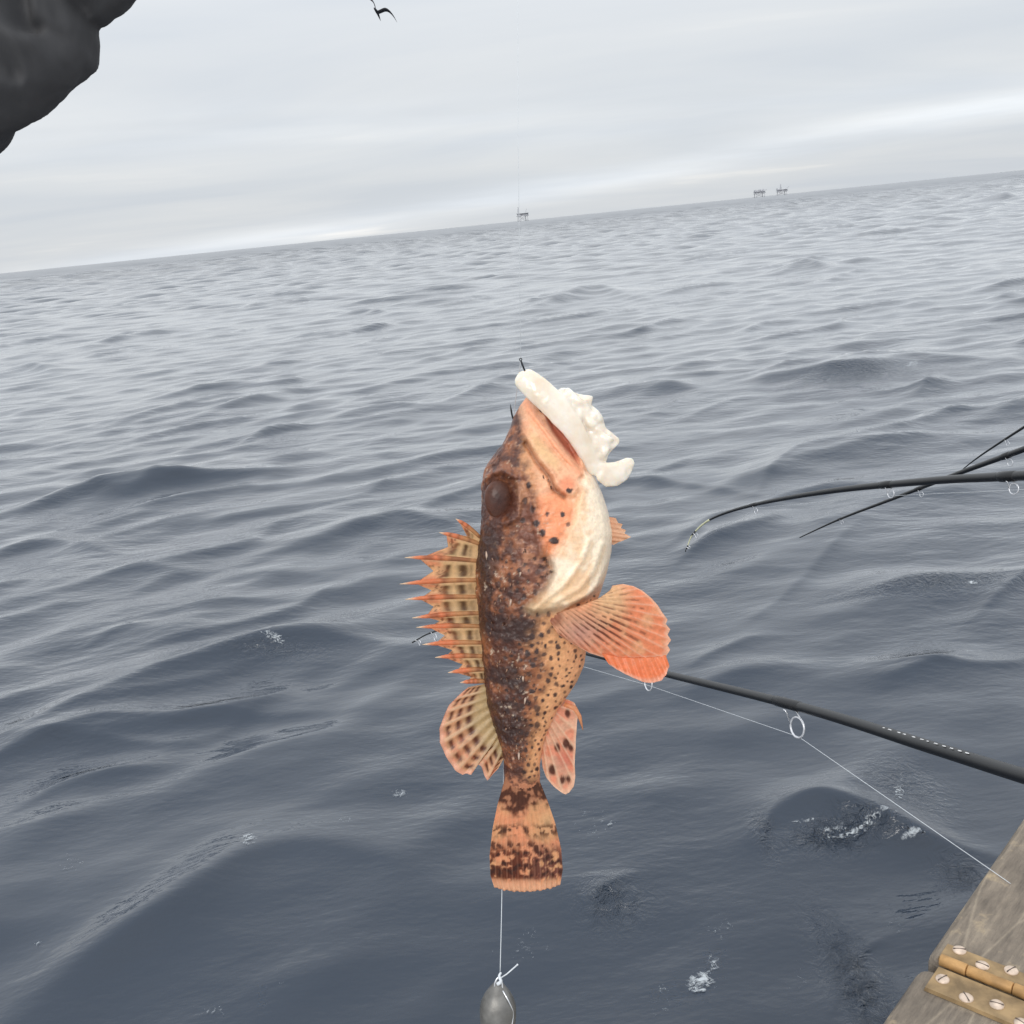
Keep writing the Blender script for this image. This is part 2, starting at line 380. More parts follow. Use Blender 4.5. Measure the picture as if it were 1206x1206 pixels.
for _i in range(150):        # scattered short steep crests over the middle distance
    _d = math.exp(_rr.uniform(math.log(6.5), math.log(110))); _a = math.radians(_rr.uniform(-33, 33)); _c = np.array([_d * math.sin(_a), _d * math.cos(_a)])
    _g = (_d / 12) ** .5; _len = _rr.uniform(1.0, 3.4) * _g; _w = _rr.uniform(.13, .3) * _g; _o = math.atan2(.43, .9) + _rr.normal(0, .28)
    _u = np.array([math.cos(_o), math.sin(_o)]); _n = np.array([-_u[1], _u[0]]); _b = _rr.normal(0, .18) * _len
    _rd.append((curve_pts([_c - _u * _len * .5, _c - _u * _len * .18 + _n * _b * .6, _c + _u * _len * .2 + _n * _b, _c + _u * _len * .5 + _n * _rr.normal(0, .1) * _len], 14), _w * _rr.uniform(.22, .42), _w))
def sea_disp(x, y, sp):
    dx = np.zeros_like(x); dy = np.zeros_like(x); dz = np.zeros_like(x)
    for i in range(NW):
        att = sstep(1.6, 4.0, _wl[i] / sp)
        if not att.any(): continue
        c, s = math.cos(_wd[i]), math.sin(_wd[i]); ph = _k[i] * (c * x + s * y) + _ph[i]
        a = _amp[i] * att
        co = np.cos(ph); si = np.sin(ph)
        dz += a * co; dx -= .95 * a * c * si; dy -= .95 * a * s * si
    # longer, lower waves carry the relief on where the sheet is too coarse for the short ones
    for j, (lam, ang) in enumerate(((2.4, -.3), (3.2, .4), (4.2, .1), (5.5, -.5), (7.5, .45), (10, -.2), (14, .3), (19, -.35), (27, .1), (38, -.4), (55, .3), (80, -.1), (120, .2))):
        far = sstep(.35, .9, 5 * sp / lam) * sstep(1.6, 4, lam / sp)
        if not far.any(): continue
        for a2 in (-.22, .25):
            c, s = math.cos(_dirbase + ang + a2), math.sin(_dirbase + ang + a2); k2 = 2 * math.pi / (lam * (1 + .3 * a2))
            dz += far * min(.105 / k2, .17) * np.cos(k2 * (c * x + s * y) + 2.1 * j + 9 * a2)
    for q, a, w in _rd:
        lo = q.min(0) - 4 * w; hi = q.max(0) + 4 * w
        sel = np.where((x > lo[0]) & (x < hi[0]) & (y > lo[1]) & (y < hi[1]))[0]
        if not len(sel): continue
        X = x[sel]; Y = y[sel]; hs = np.zeros(len(sel)); n = len(q)
        tg = np.gradient(q, axis=0); sp_ = np.linalg.norm(tg, axis=1); tg = tg / sp_[:, None]; st = np.maximum(sp_ * 1.5, w * .8)
        for k in range(n):
            ex = X - q[k, 0]; ey = Y - q[k, 1]; t = ex * tg[k, 0] + ey * tg[k, 1]; d = -ex * tg[k, 1] + ey * tg[k, 0]
            e_ = math.sin(math.pi * (k + .5) / n) * sp_[k] / (st[k] * 1.772)
            along = np.exp(-(t / st[k]) ** 2)
            hs += e_ * along * np.exp(-1.5 * (np.sqrt((d / np.where(d < 0, w * .62, w * 1.3)) ** 2 + .03) - .173))
        dz[sel] += a * hs
    return dx, dy, dz
def build_sea():
    r0 = np.geomspace(1.1, 9, 460); r1 = 9 * 1.0062 ** np.arange(1, 620); r2 = np.concatenate([np.geomspace(r1[-1] * 1.008, 3000, 230), np.geomspace(3100, 24000, 40)]); r1 = np.concatenate([r0, r1]); R_ = np.concatenate([[.05, .5], r1, r2])
    th = np.concatenate([np.linspace(-100, -33, 45)[:-1], np.linspace(-33, 33, 820), np.linspace(33, 100, 45)[1:]]) * math.pi / 180
    rr, tt = np.meshgrid(R_, th, indexing='ij'); x = (rr * np.sin(tt)).ravel(); y = (rr * np.cos(tt)).ravel()
    sp = np.maximum(np.gradient(R_)[:, None] * np.ones_like(tt), .3 * rr * np.gradient(th)[None, :]).ravel()
    dx, dy, dz = sea_disp(x, y, sp)
    f = grid_faces(len(R_), len(th))[:, ::-1]
    rip = np.zeros_like(x)      # places where the water is broken into small steep ripples
    for (px, py, rx, ry, a) in ((1010, 1160, .10, .42, 1.0), (985, 985, .28, .12, 1.0), (1130, 1025, .10, .14, .9), (1065, 925, .2, .3, .6), (725, 1062, .18, .18, .7), (1110, 690, .7, .2, .7), (1040, 440, 1.6, .5, .6), (320, 772, .4, .12, .5), (900, 985, .06, .2, .7)):
        c = on_level(px, py, .04); rip = np.maximum(rip, a * np.exp(-(((x - c[0]) / rx) ** 2 + ((y - c[1]) / ry) ** 2)))
    o = mesh_obj('sea', np.stack([x + dx, y + dy, dz], 1), f, MAT['sea'], None, True, np.repeat(rip[:, None], 3, 1))
    tag(o, kind='structure')
build_sea()
def sea_z(x, y):
    X = np.array([x]); Y = np.array([y]); dx, dy, dz = sea_disp(X, Y, np.array([.03])); return dz[0]

# ------------------------------------------------------------------ boat rail with hinge
RZ = H - .60
E0 = on_level(1034, 1206, RZ); E1 = on_level(1201, 965, RZ)
ed = (E1 - E0) / np.linalg.norm(E1 - E0); nd = np.array([ed[1], -ed[0], 0.0]); up = np.array([0, 0, 1.0])
GAP = on_level(1088, 1131, RZ); g0 = (GAP - E0).dot(ed)
def railp(a, b, z=0.0): return E0 + ed * a + nd * b + up * z
boat = empty('boat', Matrix.Translation(Vector(railp(g0, .1, -.04))))
def into(o, par):
    o.parent = par; o.matrix_parent_inverse = par.matrix_world.inverted(); return o
bpy.context.view_layer.update()
def plank(a0, a1, w, name):
    bm = bmesh.new(); th = .045
    n = 60; m = 8
    o = MB()
    L_ = a1 - a0
    mb = bmesh.ops.create_cube(bm, size=1.0)
    for v in bm.verts: v.co = Vector((v.co.x * L_, v.co.y * w, v.co.z * th))
    ve = [e for e in bm.edges if abs(e.verts[0].co.z - e.verts[1].co.z) > .01]
    bmesh.ops.bevel(bm, geom=ve, offset=.011, segments=4, affect='EDGES', profile=.5)
    te = [e for e in bm.edges if e.verts[0].co.z > 0 and e.verts[1].co.z > 0 and len(e.link_faces) == 2 and abs(e.link_faces[0].normal.z - e.link_faces[1].normal.z) > .5]
    bmesh.ops.bevel(bm, geom=te, offset=.009, segments=4, affect='EDGES', profile=.5)
    me = bpy.data.meshes.new(name); bm.to_mesh(me); bm.free(); me.materials.append(MAT['wood'])
    ob = bpy.data.objects.new(name, me); COL.objects.link(ob)
    c = railp((a0 + a1) / 2, w / 2, -th / 2)
    ob.matrix_world = Matrix.Translation(Vector(c)) @ Matrix((ed, -nd, up)).transposed().to_4x4()
    bpy.context.view_layer.update()
    for p in me.polygons: p.use_smooth = False
    return into(ob, boat)
plank(g0 + .0035, g0 + 3.2, .30, 'rail_plank'); plank(g0 - .45, g0 - .0035, .30, 'rail_plank')
hb = MB()
for a0, a1 in ((g0 - .45, g0 + 3.2),):
    tops = [railp(a0, .03, -.047), railp(a1, .03, -.047), railp(a1, .27, -.047), railp(a0, .27, -.047)]
    bots = [railp(a0, .16, -3.0), railp(a1, .16, -3.0), railp(a1, .36, -3.0), railp(a0, .36, -3.0)]
    hb.add(tops + bots, [(0, 3, 2, 1), (4, 5, 6, 7), (0, 1, 5, 4), (1, 2, 6, 5), (2, 3, 7, 6), (3, 0, 4, 7)])
into(hb.build('hull_side', MAT['hull'], None, False), boat)
tag(boat, 'weathered grey wooden boat rail with a brass strap hinge at bottom right', 'boat')
# hinge: coordinates along rail (a) and inward (b)
def ab(px, py, z=0.004):
    q = on_level(px, py, RZ + z) - E0; return q.dot(ed), q.dot(nd)
hinge = empty('hinge', Matrix.Translation(Vector(railp(g0, .02, .001)))); bpy.context.view_layer.update(); into(hinge, boat)
b_start = ab(1098, 1138)[1]
aU = ab(1140, 1119)[0]; aL = ab(1093, 1164)[0]
kc = g0 + .0035
print('hinge', b_start, aU - g0, aL - g0, [ab(*p) for p in ((1130, 1118), (1157, 1136), (1191, 1142), (1110, 1152), (1138, 1174), (1174, 1182))])
def leaf(a0, a1, z, b0, b1=.30):
    mb = MB(); ax = [ed, nd, up]; t = .003
    pts = [(a0, b0), (a1, b0), (a1, b1), (a0, b1)]
    lo = [railp(a, b, z - t) for a, b in pts]; hi = [railp(a + (.0008 if i in (0, 3) else -.0008), b + (.0008 if i < 2 else 0), z) for i, (a, b) in enumerate(pts)]
    mb.add(lo + hi, [(3, 2, 1, 0), (4, 5, 6, 7), (0, 1, 5, 4), (1, 2, 6, 5), (2, 3, 7, 6), (3, 0, 4, 7)])
    return into(mb.build('leaf', MAT['brass'], None, False), hinge)
wU = max(aU - g0, .018); wL = max(g0 - aL, .02)
leaf(kc + .003, g0 + wU, .0034, b_start - .001); leaf(g0 - wL, kc - .007, .0034, b_start + .003)
bb = b_start + .002; i = 0
for seg in (.021, .034, .019, .034, .034, .034, .05):
    n = 6; rr_ = .0048 if i % 2 == 0 else .0045
    pts = [railp(kc, bb + .0004, .004), railp(kc, bb + .0008, .004), railp(kc, bb + seg - .0008, .004), railp(kc, bb + seg - .0004, .004)]
    mb = MB().tube(pts, [rr_ * .9, rr_, rr_, rr_ * .9], 18)
    into(mb.build('knuckle', MAT['knuckle'], None, True), hinge); bb += seg; i += 1
for (sx, sy), ang in zip(((1130, 1118), (1157, 1136), (1191, 1142), (1110, 1152), (1138, 1174), (1174, 1182), (1203, 1204)), (.5, .0, 1.2, 1.2, -.8, .2, -.3)):
    a_, b_ = ab(sx, sy, .0045); c = railp(a_, b_, .0033); R_ = .0052
    mb = MB(); V = []; prof = [(1.0, 0), (1.0, .0006), (.86, .0014), (.5, .0019), (0.02, .0021)]
    for r_, z_ in prof:
        for k in range(20):
            t = 2 * math.pi * k / 20; V.append(c + R_ * r_ * (math.cos(t) * ed + math.sin(t) * nd) + up * z_)
    Fc = [(j * 20 + k, j * 20 + (k + 1) % 20, (j + 1) * 20 + (k + 1) % 20, (j + 1) * 20 + k) for j in range(4) for k in range(20)]
    Fc = [f_[::-1] for f_ in Fc]
    mb.add(V, Fc + [tuple(80 + k for k in range(20))[::-1]])
    so = mb.build('screw', MAT['screw'], None, True)
    so.data.materials.append(MAT['slot'])
    d1 = math.cos(ang) * nd + math.sin(ang) * ed; d2 = np.cross(up, d1)
    sv = MB().box(c + up * .0014, (R_ * 1.8, .0008, .0015), [d1, d2, up])
    me2 = so.data; nb = len(me2.polygons)
    bm = bmesh.new(); bm.from_mesh(me2); vs = [bm.verts.new(v) for v in sv.v]
    for f_ in sv.f:
        nf = bm.faces.new([vs[q] for q in f_]); nf.material_index = 1
    bm.to_mesh(me2); bm.free(); into(so, hinge)

# ------------------------------------------------------------------ rods and lines
def guide(par, rod_pt, ring_c, ring_r, axis_u, axis_v, wire, foot_dir):
    g = MB()
    top = np.array(rod_pt); c = np.array(ring_c)
    for s_ in (-1, 1):
        g.tube(curve_pts([top - CR * ring_r * .9 * (s_ < 0) + foot_dir * ring_r * .8, top - CR * ring_r * .7 * (s_ < 0) + foot_dir * ring_r * .3 + (c - top) * .12 + axis_u * s_ * ring_r * .3, c + axis_u * s_ * ring_r * 1.02 - axis_v * ring_r * .1], 7), wire, 6)
    g.tube([top + foot_dir * ring_r * 2.2, top + foot_dir * ring_r * 3.6], wire, 6)
    o = into_(g.build('guide', MAT['chrome']), par)
    rg = MB().torus(c, ring_r, wire * 1.35, axis_u, axis_v, 26, 8).build('ring', MAT['ceramic'])
    rg.parent = o
    return o
def into_(o, par):
    o.parent = par; o.matrix_parent_inverse = par.matrix_world.inverted(); return o
UPV = np.array([0, 0, 1.0]); CR = M3[:, 0]; CU = M3[:, 1]; CB = M3[:, 2]
def rod(pts, rads, label, guides, n=50, pale=0.0, group=None, wraps=True):
    """pts: (px,py,depth); rads in metres; guides: (t, drop_px, ring_px)"""
    w3 = np.array([P(*p) for p in pts]); c = curve_pts(w3, n); rr = np.interp(np.linspace(0, 1, n), np.linspace(0, 1, len(rads)), rads)
    e_ = empty('fishing_rod', Matrix.Translation(Vector(c[0]))); bpy.context.view_layer.update()
    k = int(n * (1 - pale)) if pale else n
    into_(MB().tube(c[:k], rr[:k], 14).build('blank', MAT['rod']), e_)
    if pale: into_(MB().tube(c[k - 1:], rr[k - 1:], 10).build('tip', MAT['paletip']), e_)
    px = curve_pts(pts, n)
    for t, drop, ring in guides:
        i = min(int(round(t * (n - 1))), n - 2) if t < 2 else int(np.argmin(abs(px[:, 0] - t))); dep = px[i][2]; m = dep / F
        tan = c[min(i + 1, n - 1)] - c[max(i - 1, 0)]; tan /= np.linalg.norm(tan)
        dn = -CU + tan * tan.dot(CU); dn /= np.linalg.norm(dn)
        side = np.cross(tan, dn); tilt = dn * .93 - tan * .35; 
        u_ = CB + CR * .45; u_ = u_ - dn * u_.dot(dn); u_ /= np.linalg.norm(u_); v_ = dn - u_ * u_.dot(dn); v_ /= np.linalg.norm(v_)
        top = c[i] + dn * rr[i]
        guide(e_, top, c[i] + dn * drop * m, ring * m, u_, v_, max(.0004, .00055 * ring / 8 * dep), tan)
        if wraps:
            j0, j1 = max(i - 1, 0), min(i + 2, n - 1)
            seg = [c[i] - tan * ring * m * .6, c[i] - tan * ring * m * .4, c[i] + tan * ring * m * 2.2, c[i] + tan * ring * m * 3.6, c[i] + tan * ring * m * 3.9]
            rw = rr[i]
            into_(MB().tube(seg, [rw * .95, rw * 1.10, rw * 1.16, rw * 1.08, rw * .95], 14).build('thread_wrap', MAT['wrap']), e_)
    tag(e_, label, 'fishing rod', group); return e_, c, rr
# long rod running behind the fish (butt at the right edge)
r1_pts = [(1290, 938, .78), (1206, 914, .86), (1090, 878, .99), (940, 832, 1.2), (770, 790, 1.55), (690, 769, 1.78), (600, 750, 2.15), (545, 742, 2.4), (520, 742, 2.5), (503, 747, 2.57), (492, 753, 2.6)]
rodA, cA, rA = rod(r1_pts, [.0070, .0068, .0064, .0058, .0050, .0043, .0035, .0027, .0022, .0019, .0017],
    'thick black fishing rod passing behind the fish, white lettering near its butt', [(939, 25, 12), (763, 17, 8), (512, 7, 4), (493, 5, 3.4)], 400)
# worn white lettering along the upper side of the blank (too small in the photograph to read)
lt = MB(); ts = [.128, .1345, .142, .148, .156, .1635, .171, .1775, .186, .196, .206, .216]
for k_, x_ in enumerate(np.linspace(1043, 1143, 12)):
    pxs = curve_pts(r1_pts, 400); i = int(np.argmin(abs(pxs[:, 0] - x_))); tn = P(*pxs[i - 3]) - P(*pxs[i + 3]); tn /= np.linalg.norm(tn)
    cc = P(*pxs[i]); rad_ = np.interp(i / 399, np.linspace(0, 1, 11), [.0070, .0068, .0064, .0058, .0050, .0043, .0035, .0027, .0022, .0019, .0017])
    toC = EYE - cc; upd = CU - tn * tn.dot(CU); upd /= np.linalg.norm(upd); fr = CB - tn * tn.dot(CB) - upd * upd.dot(CB); fr /= np.linalg.norm(fr)
    nn = upd * math.sin(1.08) + fr * math.cos(1.08); sd_ = np.cross(nn, tn)
    lt.ell(cc + nn * (rad_ * 1.02 + .0001), (.0030 if k_ % 3 else .0019, .0008, .00025), [tn, sd_, nn], 8, 5)
    if k_ % 2: lt.ell(cc + nn * (rad_ * 1.02 + .0001) - tn * .0022, (.0005, .0010, .00024), [tn, sd_, nn], 6, 4)
into_(lt.build('lettering', MAT['letter']), rodA)
rod([(1300, 553, 1.2), (1206, 560, 1.32), (1100, 566, 1.5), (980, 578, 1.75), (890, 594, 2.0), (840, 610, 2.15), (817, 628, 2.22), (809, 645, 2.24)],
    [.0072, .0066, .0058, .005, .0036, .0024, .0016, .0012], 'black fishing rod bent down to a pale curved tip above the waves',
    [(1197, 15, 6.5), (1049, 11, 5), (888, 8, 3), (819, 6, 2.6), (810, 3, 2.0)], 120, .26)
rod([(1290, 497, 2.3), (1206, 529, 2.5), (1130, 557, 2.75), (1050, 588, 3.05), (990, 611, 3.3), (942, 633, 3.5)], [.0088, .0078, .0064, .005, .0036, .0018],
    'thin straight black rod crossing beneath the bent one, tip over the waves', [(.25, 10, 3.6), (.52, 8, 2.8), (.8, 5, 2)], 50)
rod([(1280, 456, 2.9), (1206, 503, 3.1), (1160, 533, 3.3), (1136, 551, 3.45), (1125, 563, 3.5)], [.0050, .0042, .0030, .0018, .0012],
    'short visible length of the thinnest rod, uppermost at the right edge', [(.35, 7, 2.2)], 30, 0, None, False)
def fline(pts, r, label, n=0):
    w = np.array([P(*p) for p in pts]); w = curve_pts(w, n) if n else w
    o = MB().tube(w, r, 6).build('fishing_line', MAT['line']); tag(o, label, 'fishing line'); return o
a = on_level(1172, 1028, RZ + .002); dA = (a - EYE).dot(-CB)
fline([(505, 749, 2.58), (690, 786, 1.77), (766, 808, 1.56), (941, 868, 1.2), (1172, 1028, dA), (1192, 1042, dA * .985)], .00034, 'pale line through the rings of the thick rod down to the rail')
fline([(812, 643, 2.24), (893, 598, 1.99), (1000, 588, 1.73), (1050, 584, 1.6), (1198, 577, 1.33), (1300, 571, 1.2)], .00032, 'pale line strung beneath the bent rod with the pale tip')

# ------------------------------------------------------------------ the fish
FD = .60; K = FD / F                      # metres per photograph pixel at the fish
FO = P(620, 760, FD)
fishM = Matrix.Translation(Vector(FO)) @ Matrix([list(r) for r in M3]).to_4x4()
def fl(x, y, w): return np.stack([(np.asarray(x, float) - 620) * K, (760 - np.asarray(y, float)) * K, np.asarray(w, float) * K], -1)
def fw(x, y, w): return FO + M3 @ fl(x, y, w)
fish = empty('fish', fishM)
tag(fish, 'spotted orange-brown spiny scorpion fish hanging head up on the line', 'fish')
bpy.context.view_layer.update()
TY = [468, 474, 480, 493, 506, 520, 530, 541, 553, 570, 584, 607, 627, 650, 675, 700, 717, 740, 759, 782, 801, 818, 835, 850, 866, 886, 900, 914, 924, 934]
TL = [620, 615, 611, 604, 600, 594, 587, 578, 570, 567, 567, 567.5, 566, 563, 560, 561, 563, 565, 567, 569, 571, 573, 576, 580, 585, 592, 593.5, 594, 595, 599]
TR = [626, 634, 641, 654, 666, 676, 682, 690, 697, 704, 710, 717, 721, 719.5, 714, 706, 699, 695, 691, 688, 680, 669, 657, 650, 643, 638, 636, 636, 636, 633]
TB = [5, 10, 14, 21, 28, 35, 40, 45, 49, 54, 57, 61, 63, 64, 63, 60, 57, 53, 50, 46, 42, 39, 35, 31, 27, 22, 19, 14, 8, 2]
def bodyL(y): return smooth_interp(y, TY, TL, 3.5)
def bodyR(y): return smooth_interp(y, TY, TR, 3.5)
def bodyB(y): return smooth_interp(y, TY, TB, 5)
OPERC = [(686, 560), (676, 590), (672, 612), (662, 632), (653, 645), (648, 657), (650, 672), (638, 692), (620, 710), (626, 716), (642, 714), (665, 709), (689, 700), (709, 688), (730, 660), (730, 560)]
MAXI = [(611, 494), (622, 494), (634, 508), (648, 530), (664, 549), (680, 562), (684, 574), (674, 586), (662, 586), (651, 578), (645, 563), (632, 547), (620, 526), (611, 510)]
CAV = [(640, 487), (652, 496), (672, 520), (679, 534), (680, 550), (671, 540), (660, 528), (648, 510)]
CHEEK = [(631, 587), (648, 582), (674, 597), (671, 622), (660, 634), (646, 653), (636, 638), (630, 612)]
LIP = [(619, 474), (628, 492), (641, 511), (655, 531), (668, 545), (680, 560)]
GROOVE = [(619, 524), (632, 547), (645, 563), (651, 578), (662, 586)]
FOLDS = [[(689, 635), (680, 658), (664, 681), (628, 711)], [(704, 640), (694, 668), (680, 687), (650, 704)], [(712, 660), (700, 684), (686, 697), (664, 708)]]
# spots: position, radius, strength
SPOTS = [(642, 605.5, 2.6, 1), (659.5, 605.5, 2.6, .9), (665, 617, 2.6, .6), (637, 626, 3.2, 1), (650, 635, 4.2, 1), (630, 616, 3, .9), (667, 579, 2.6, .9), (622, 573, 3.2, .9), (626, 600, 3, .8), (618, 590, 3, .7), (615, 612, 3, .8)]
_r = np.random.default_rng(5)
tries = 0
while len(SPOTS) < 250 and tries < 9000:
    tries += 1
    y = _r.uniform(655, 940); x = _r.uniform(bodyL(np.array([y]))[0] + 22, bodyR(np.array([y]))[0] - 4)
    if sdpoly(np.array([x]), np.array([y]), OPERC)[0] < 3: continue
    rad = _r.uniform(1.0, 3.6) if x < bodyR(np.array([y]))[0] - 18 else _r.uniform(.9, 2.2)
    if all((x - s[0]) ** 2 + (y - s[1]) ** 2 > (rad + s[2] + 2.6) ** 2 for s in SPOTS): SPOTS.append((x, y, rad, _r.uniform(.55, 1)))
def body_relief(x, y):
    n3 = np.stack([x / 9, y / 9, np.zeros_like(x)], 1)
    op = sstep(4, -5, sdpoly(x, y, OPERC)); f = 6.5 * op
    mx = sstep(3, -5, sdpoly(x, y, MAXI)); f += 5 * mx
    f -= 9 * sstep(2, -6, sdpoly(x, y, CAV))
    f += 5.5 * np.exp(-(segd(x, y, LIP) / 4.2) ** 2)
    f -= 6 * np.exp(-(segd(x, y, GROOVE) / 2.6) ** 2)
    f += 3.5 * sstep(4, -8, sdpoly(x, y, CHEEK))
    f += 3.5 * np.exp(-(segd(x, y, [(681, 532), (684, 545), (686, 558)]) / 3.2) ** 2)
    f -= 3 * np.exp(-(segd(x, y, [(688, 547), (699, 563)]) / 1.8) ** 2)
    for q in FOLDS: f += 2.0 * np.exp(-(segd(x, y, q) / 3.6) ** 2)
    f -= 4 * np.exp(-(segd(x, y, [(643, 638), (641, 652), (646, 664)]) / 2.2) ** 2)
    # orbit, brow and rim
    f -= 10 * np.exp(-(((x - 590) / 15) ** 2 + ((y - 588) / 20) ** 2) ** 2)
    f += 6 * np.exp(-(segd(x, y, [(571, 566), (580, 558), (592, 556), (606, 563)]) / 4.0) ** 2)
    f += 5 * np.exp(-(segd(x, y, [(609, 566), (612, 585), (609, 608), (596, 616)]) / 4.0) ** 2)
    f += 3 * np.exp(-(segd(x, y, [(600, 508), (592, 530), (582, 546)]) / 3.5) ** 2)
    f += 3 * np.exp(-(segd(x, y, [(612, 560), (622, 590), (630, 625), (636, 650)]) / 3.0) ** 2)
    return f, op, mx
def build_body():
    ny, nt = 420, 300
    yy = np.linspace(468.5, 933, ny); tt = np.linspace(0, 2 * np.pi, nt, endpoint=False)
    Y, T = np.meshgrid(yy, tt, indexing='ij'); Y = Y.ravel(); T = T.ravel()
    l = bodyL(Y); r = bodyR(Y); B = bodyB(Y); c = (l + r) / 2; a = (r - l) / 2
    ct, st = np.cos(T), np.sin(T)
    X = c + a * np.sign(ct) * np.abs(ct) ** .92; W = B * np.sign(st) * np.abs(st) ** .92
    f, op, mx = body_relief(X, Y); f = f * 1.35
    sgn = np.sign(st); env = np.clip(np.abs(st) * 1.8, 0, 1)
    s = (X - l) / (r - l + 1e-6)
    pn = np.stack([X, Y, W], 1)
    brown = (1 - op) * (1 - mx)
    brown = brown * sstep(.78, .35, s + .35 * (fbm(pn / 30, 3, 3) - .5)) * sstep(500, 540, Y + (X - 600) * -.9)
    bumps = (fbm(pn / 5.5, 4, 11, .6) - .5) * 7 * (.25 + .75 * brown) + (fbm(pn / 18, 3, 21) - .5) * 5 * brown
    bumps *= 1 - .85 * np.maximum(op, mx)
    ero = np.hypot(ct / np.maximum(a, 1), st / np.maximum(B, 1)) + 1e-6
    nx_, nw_ = ct / np.maximum(a, 1) / ero, st / np.maximum(B, 1) / ero
    edge = sstep(0, 30, np.minimum(Y - 468, 933 - Y))
    X2 = X + nx_ * bumps * .5 * edge; W2 = W + sgn * f * env * edge + nw_ * bumps * edge
    # ---- colour of the skin itself
    n1 = fbm(pn / 34, 4, 31); n2 = fbm(pn / 9, 4, 41, .6); n3 = fbm(pn / 4, 3, 51, .6); n4 = fbm(pn / 60, 3, 61)
    dark = lin(76, 36, 20); mid = lin(150, 90, 54); pale = lin(178, 140, 112); tan = lin(216, 156, 106); salmon = lin(236, 172, 124)
    brownc = mixc(dark[None, :], mid[None, :], sstep(.42, .62, n1 * .45 + n2 * .55))
    brownc = mixc(brownc, pale[None, :], .75 * sstep(.60, .72, n3 * .6 + n2 * .4))
    brownc = mixc(brownc, dark[None, :], .8 * sstep(.5, .62, n4) * sstep(.5, .1, s))
    side = mixc(tan[None, :], salmon[None, :], sstep(.65, 1.0, s + .2 * (n2 - .5)))
    side = side * (.8 + .4 * n2)[:, None]
    lim = .50 + .32 * (n1 - .5) + np.interp(Y, [540, 600, 640, 715, 760, 800, 860, 900, 950], [.28, .40, .52, .52, .40, .44, .58, .5, .4])- .44
    colr = mixc(brownc, side, sstep(lim - .10, lim + .22, s + .25 * (n2 - .5)))
    # dark saddles
    for (sx, sy, rx, ry) in ((575, 655, 16, 40), (600, 735, 34, 16), (592, 790, 30, 12), (604, 852, 26, 20), (572, 700, 9, 60), (610, 800, 14, 10), (596, 828, 20, 10)):
        d = np.hypot((X - sx) / rx, (Y - sy) / ry) + .5 * (n2 - .5)
        colr = mixc(colr, lin(48, 24, 18)[None, :], .75 * sstep(1.15, .65, d))
    # snout and cheek
    head = sstep(0, 14, (X - np.interp(Y, [468, 493, 520, 560, 600, 650], [600, 606, 612, 622, 628, 634])) + 14 * (n2 - .5)) * sstep(668, 645, Y)
    peach = lin(236, 178, 138)
    colr = mixc(colr, mixc(peach[None, :], lin(214, 150, 112)[None, :], sstep(.45, .65, n2)), head)
    colr = mixc(colr, lin(214, 176, 120)[None, :], .6 * sstep(6, -6, sdpoly(X, Y, [(622, 510), (636, 520), (656, 545), (654, 556), (640, 548), (628, 532)])))
    colr = mixc(colr, lin(240, 148, 100)[None, :], .85 * sstep(6, -6, sdpoly(X, Y, CHEEK) + 8 * (n2 - .5)))
    colr = mixc(colr, lin(236, 138, 98)[None, :], .8 * sstep(13, 4, np.hypot(X - 665, Y - 572)))
    colr = mixc(colr, lin(238, 160, 118)[None, :], .8 * np.exp(-(segd(X, Y, LIP) / 5) ** 2))
    colr = mixc(colr, lin(200, 116, 92)[None, :], .9 * sstep(2, -4, sdpoly(X, Y, CAV)))
    colr = mixc(colr, lin(120, 74, 58)[None, :], .6 * np.exp(-(segd(X, Y, GROOVE) / 1.8) ** 2))
    cream = mixc(lin(252, 232, 205)[None, :], lin(240, 200, 160)[None, :], sstep(.48, .66, n1 + .25 * (n2 - .5)))
    cream = mixc(cream, lin(214, 176, 128)[None, :], .8 * sstep(60, 5, np.hypot(X - 626, Y - 712)))
    for q in FOLDS: cream = mixc(cream, lin(244, 200, 150)[None, :], .4 * np.exp(-(segd(X - 4, Y - 3, q) / 2.5) ** 2))
    colr = mixc(colr, cream, sstep(9, -9, sdpoly(X, Y, OPERC) + 12 * (n2 - .5)))
    colr = mixc(colr, lin(250, 232, 210)[None, :], sstep(0, 12, X - np.interp(Y, [468, 500, 560, 600, 640], [640, 668, 690, 690, 690])) * sstep(600, 560, Y))
    # grey-brown side of head behind the eye
    colr = mixc(colr, mixc(lin(124, 74, 54)[None, :], lin(180, 124, 92)[None, :], sstep(.45, .6, n2)), .75 * sstep(8, -8, sdpoly(X, Y, [(610, 560), (622, 560), (632, 600), (636, 650), (645, 670), (640, 690), (615, 690), (608, 640)]) + 8 * (n2 - .5)))
    for (sx, sy, sr, ss) in SPOTS:
        sel = np.where((abs(X - sx) < 9) & (abs(Y - sy) < 9))[0]
        d = np.hypot((X[sel] - sx) * (.8 + .5 * ((sx * 7.3) % 1)), (Y[sel] - sy) * (.75 + .5 * ((sy * 5.7) % 1))) + 3.5 * (n3[sel] - .5) + 2 * (n2[sel] - .5)
        t = min(1, ss + .15) * sstep(sr + .8, sr - .5, d); colr[sel] = mixc(colr[sel], lin(58, 34, 28)[None, :], t)
    colr = mixc(colr, lin(206, 184, 160)[None, :], .6 * brown * sstep(.68, .75, n3) * sstep(.45, .55, n1))
    colr = mixc(colr, mixc(lin(96, 54, 38)[None, :], lin(196, 128, 92)[None, :], sstep(.40, .6, n2)), sstep(900, 926, Y + 10 * (n2 - .5)))
    V = fl(X2, Y, W2); fcs = grid_faces(ny, nt)  # rings
    A = np.arange(ny - 1)[:, None]; Bq = np.arange(nt)[None, :]; B1 = (Bq + 1) % nt
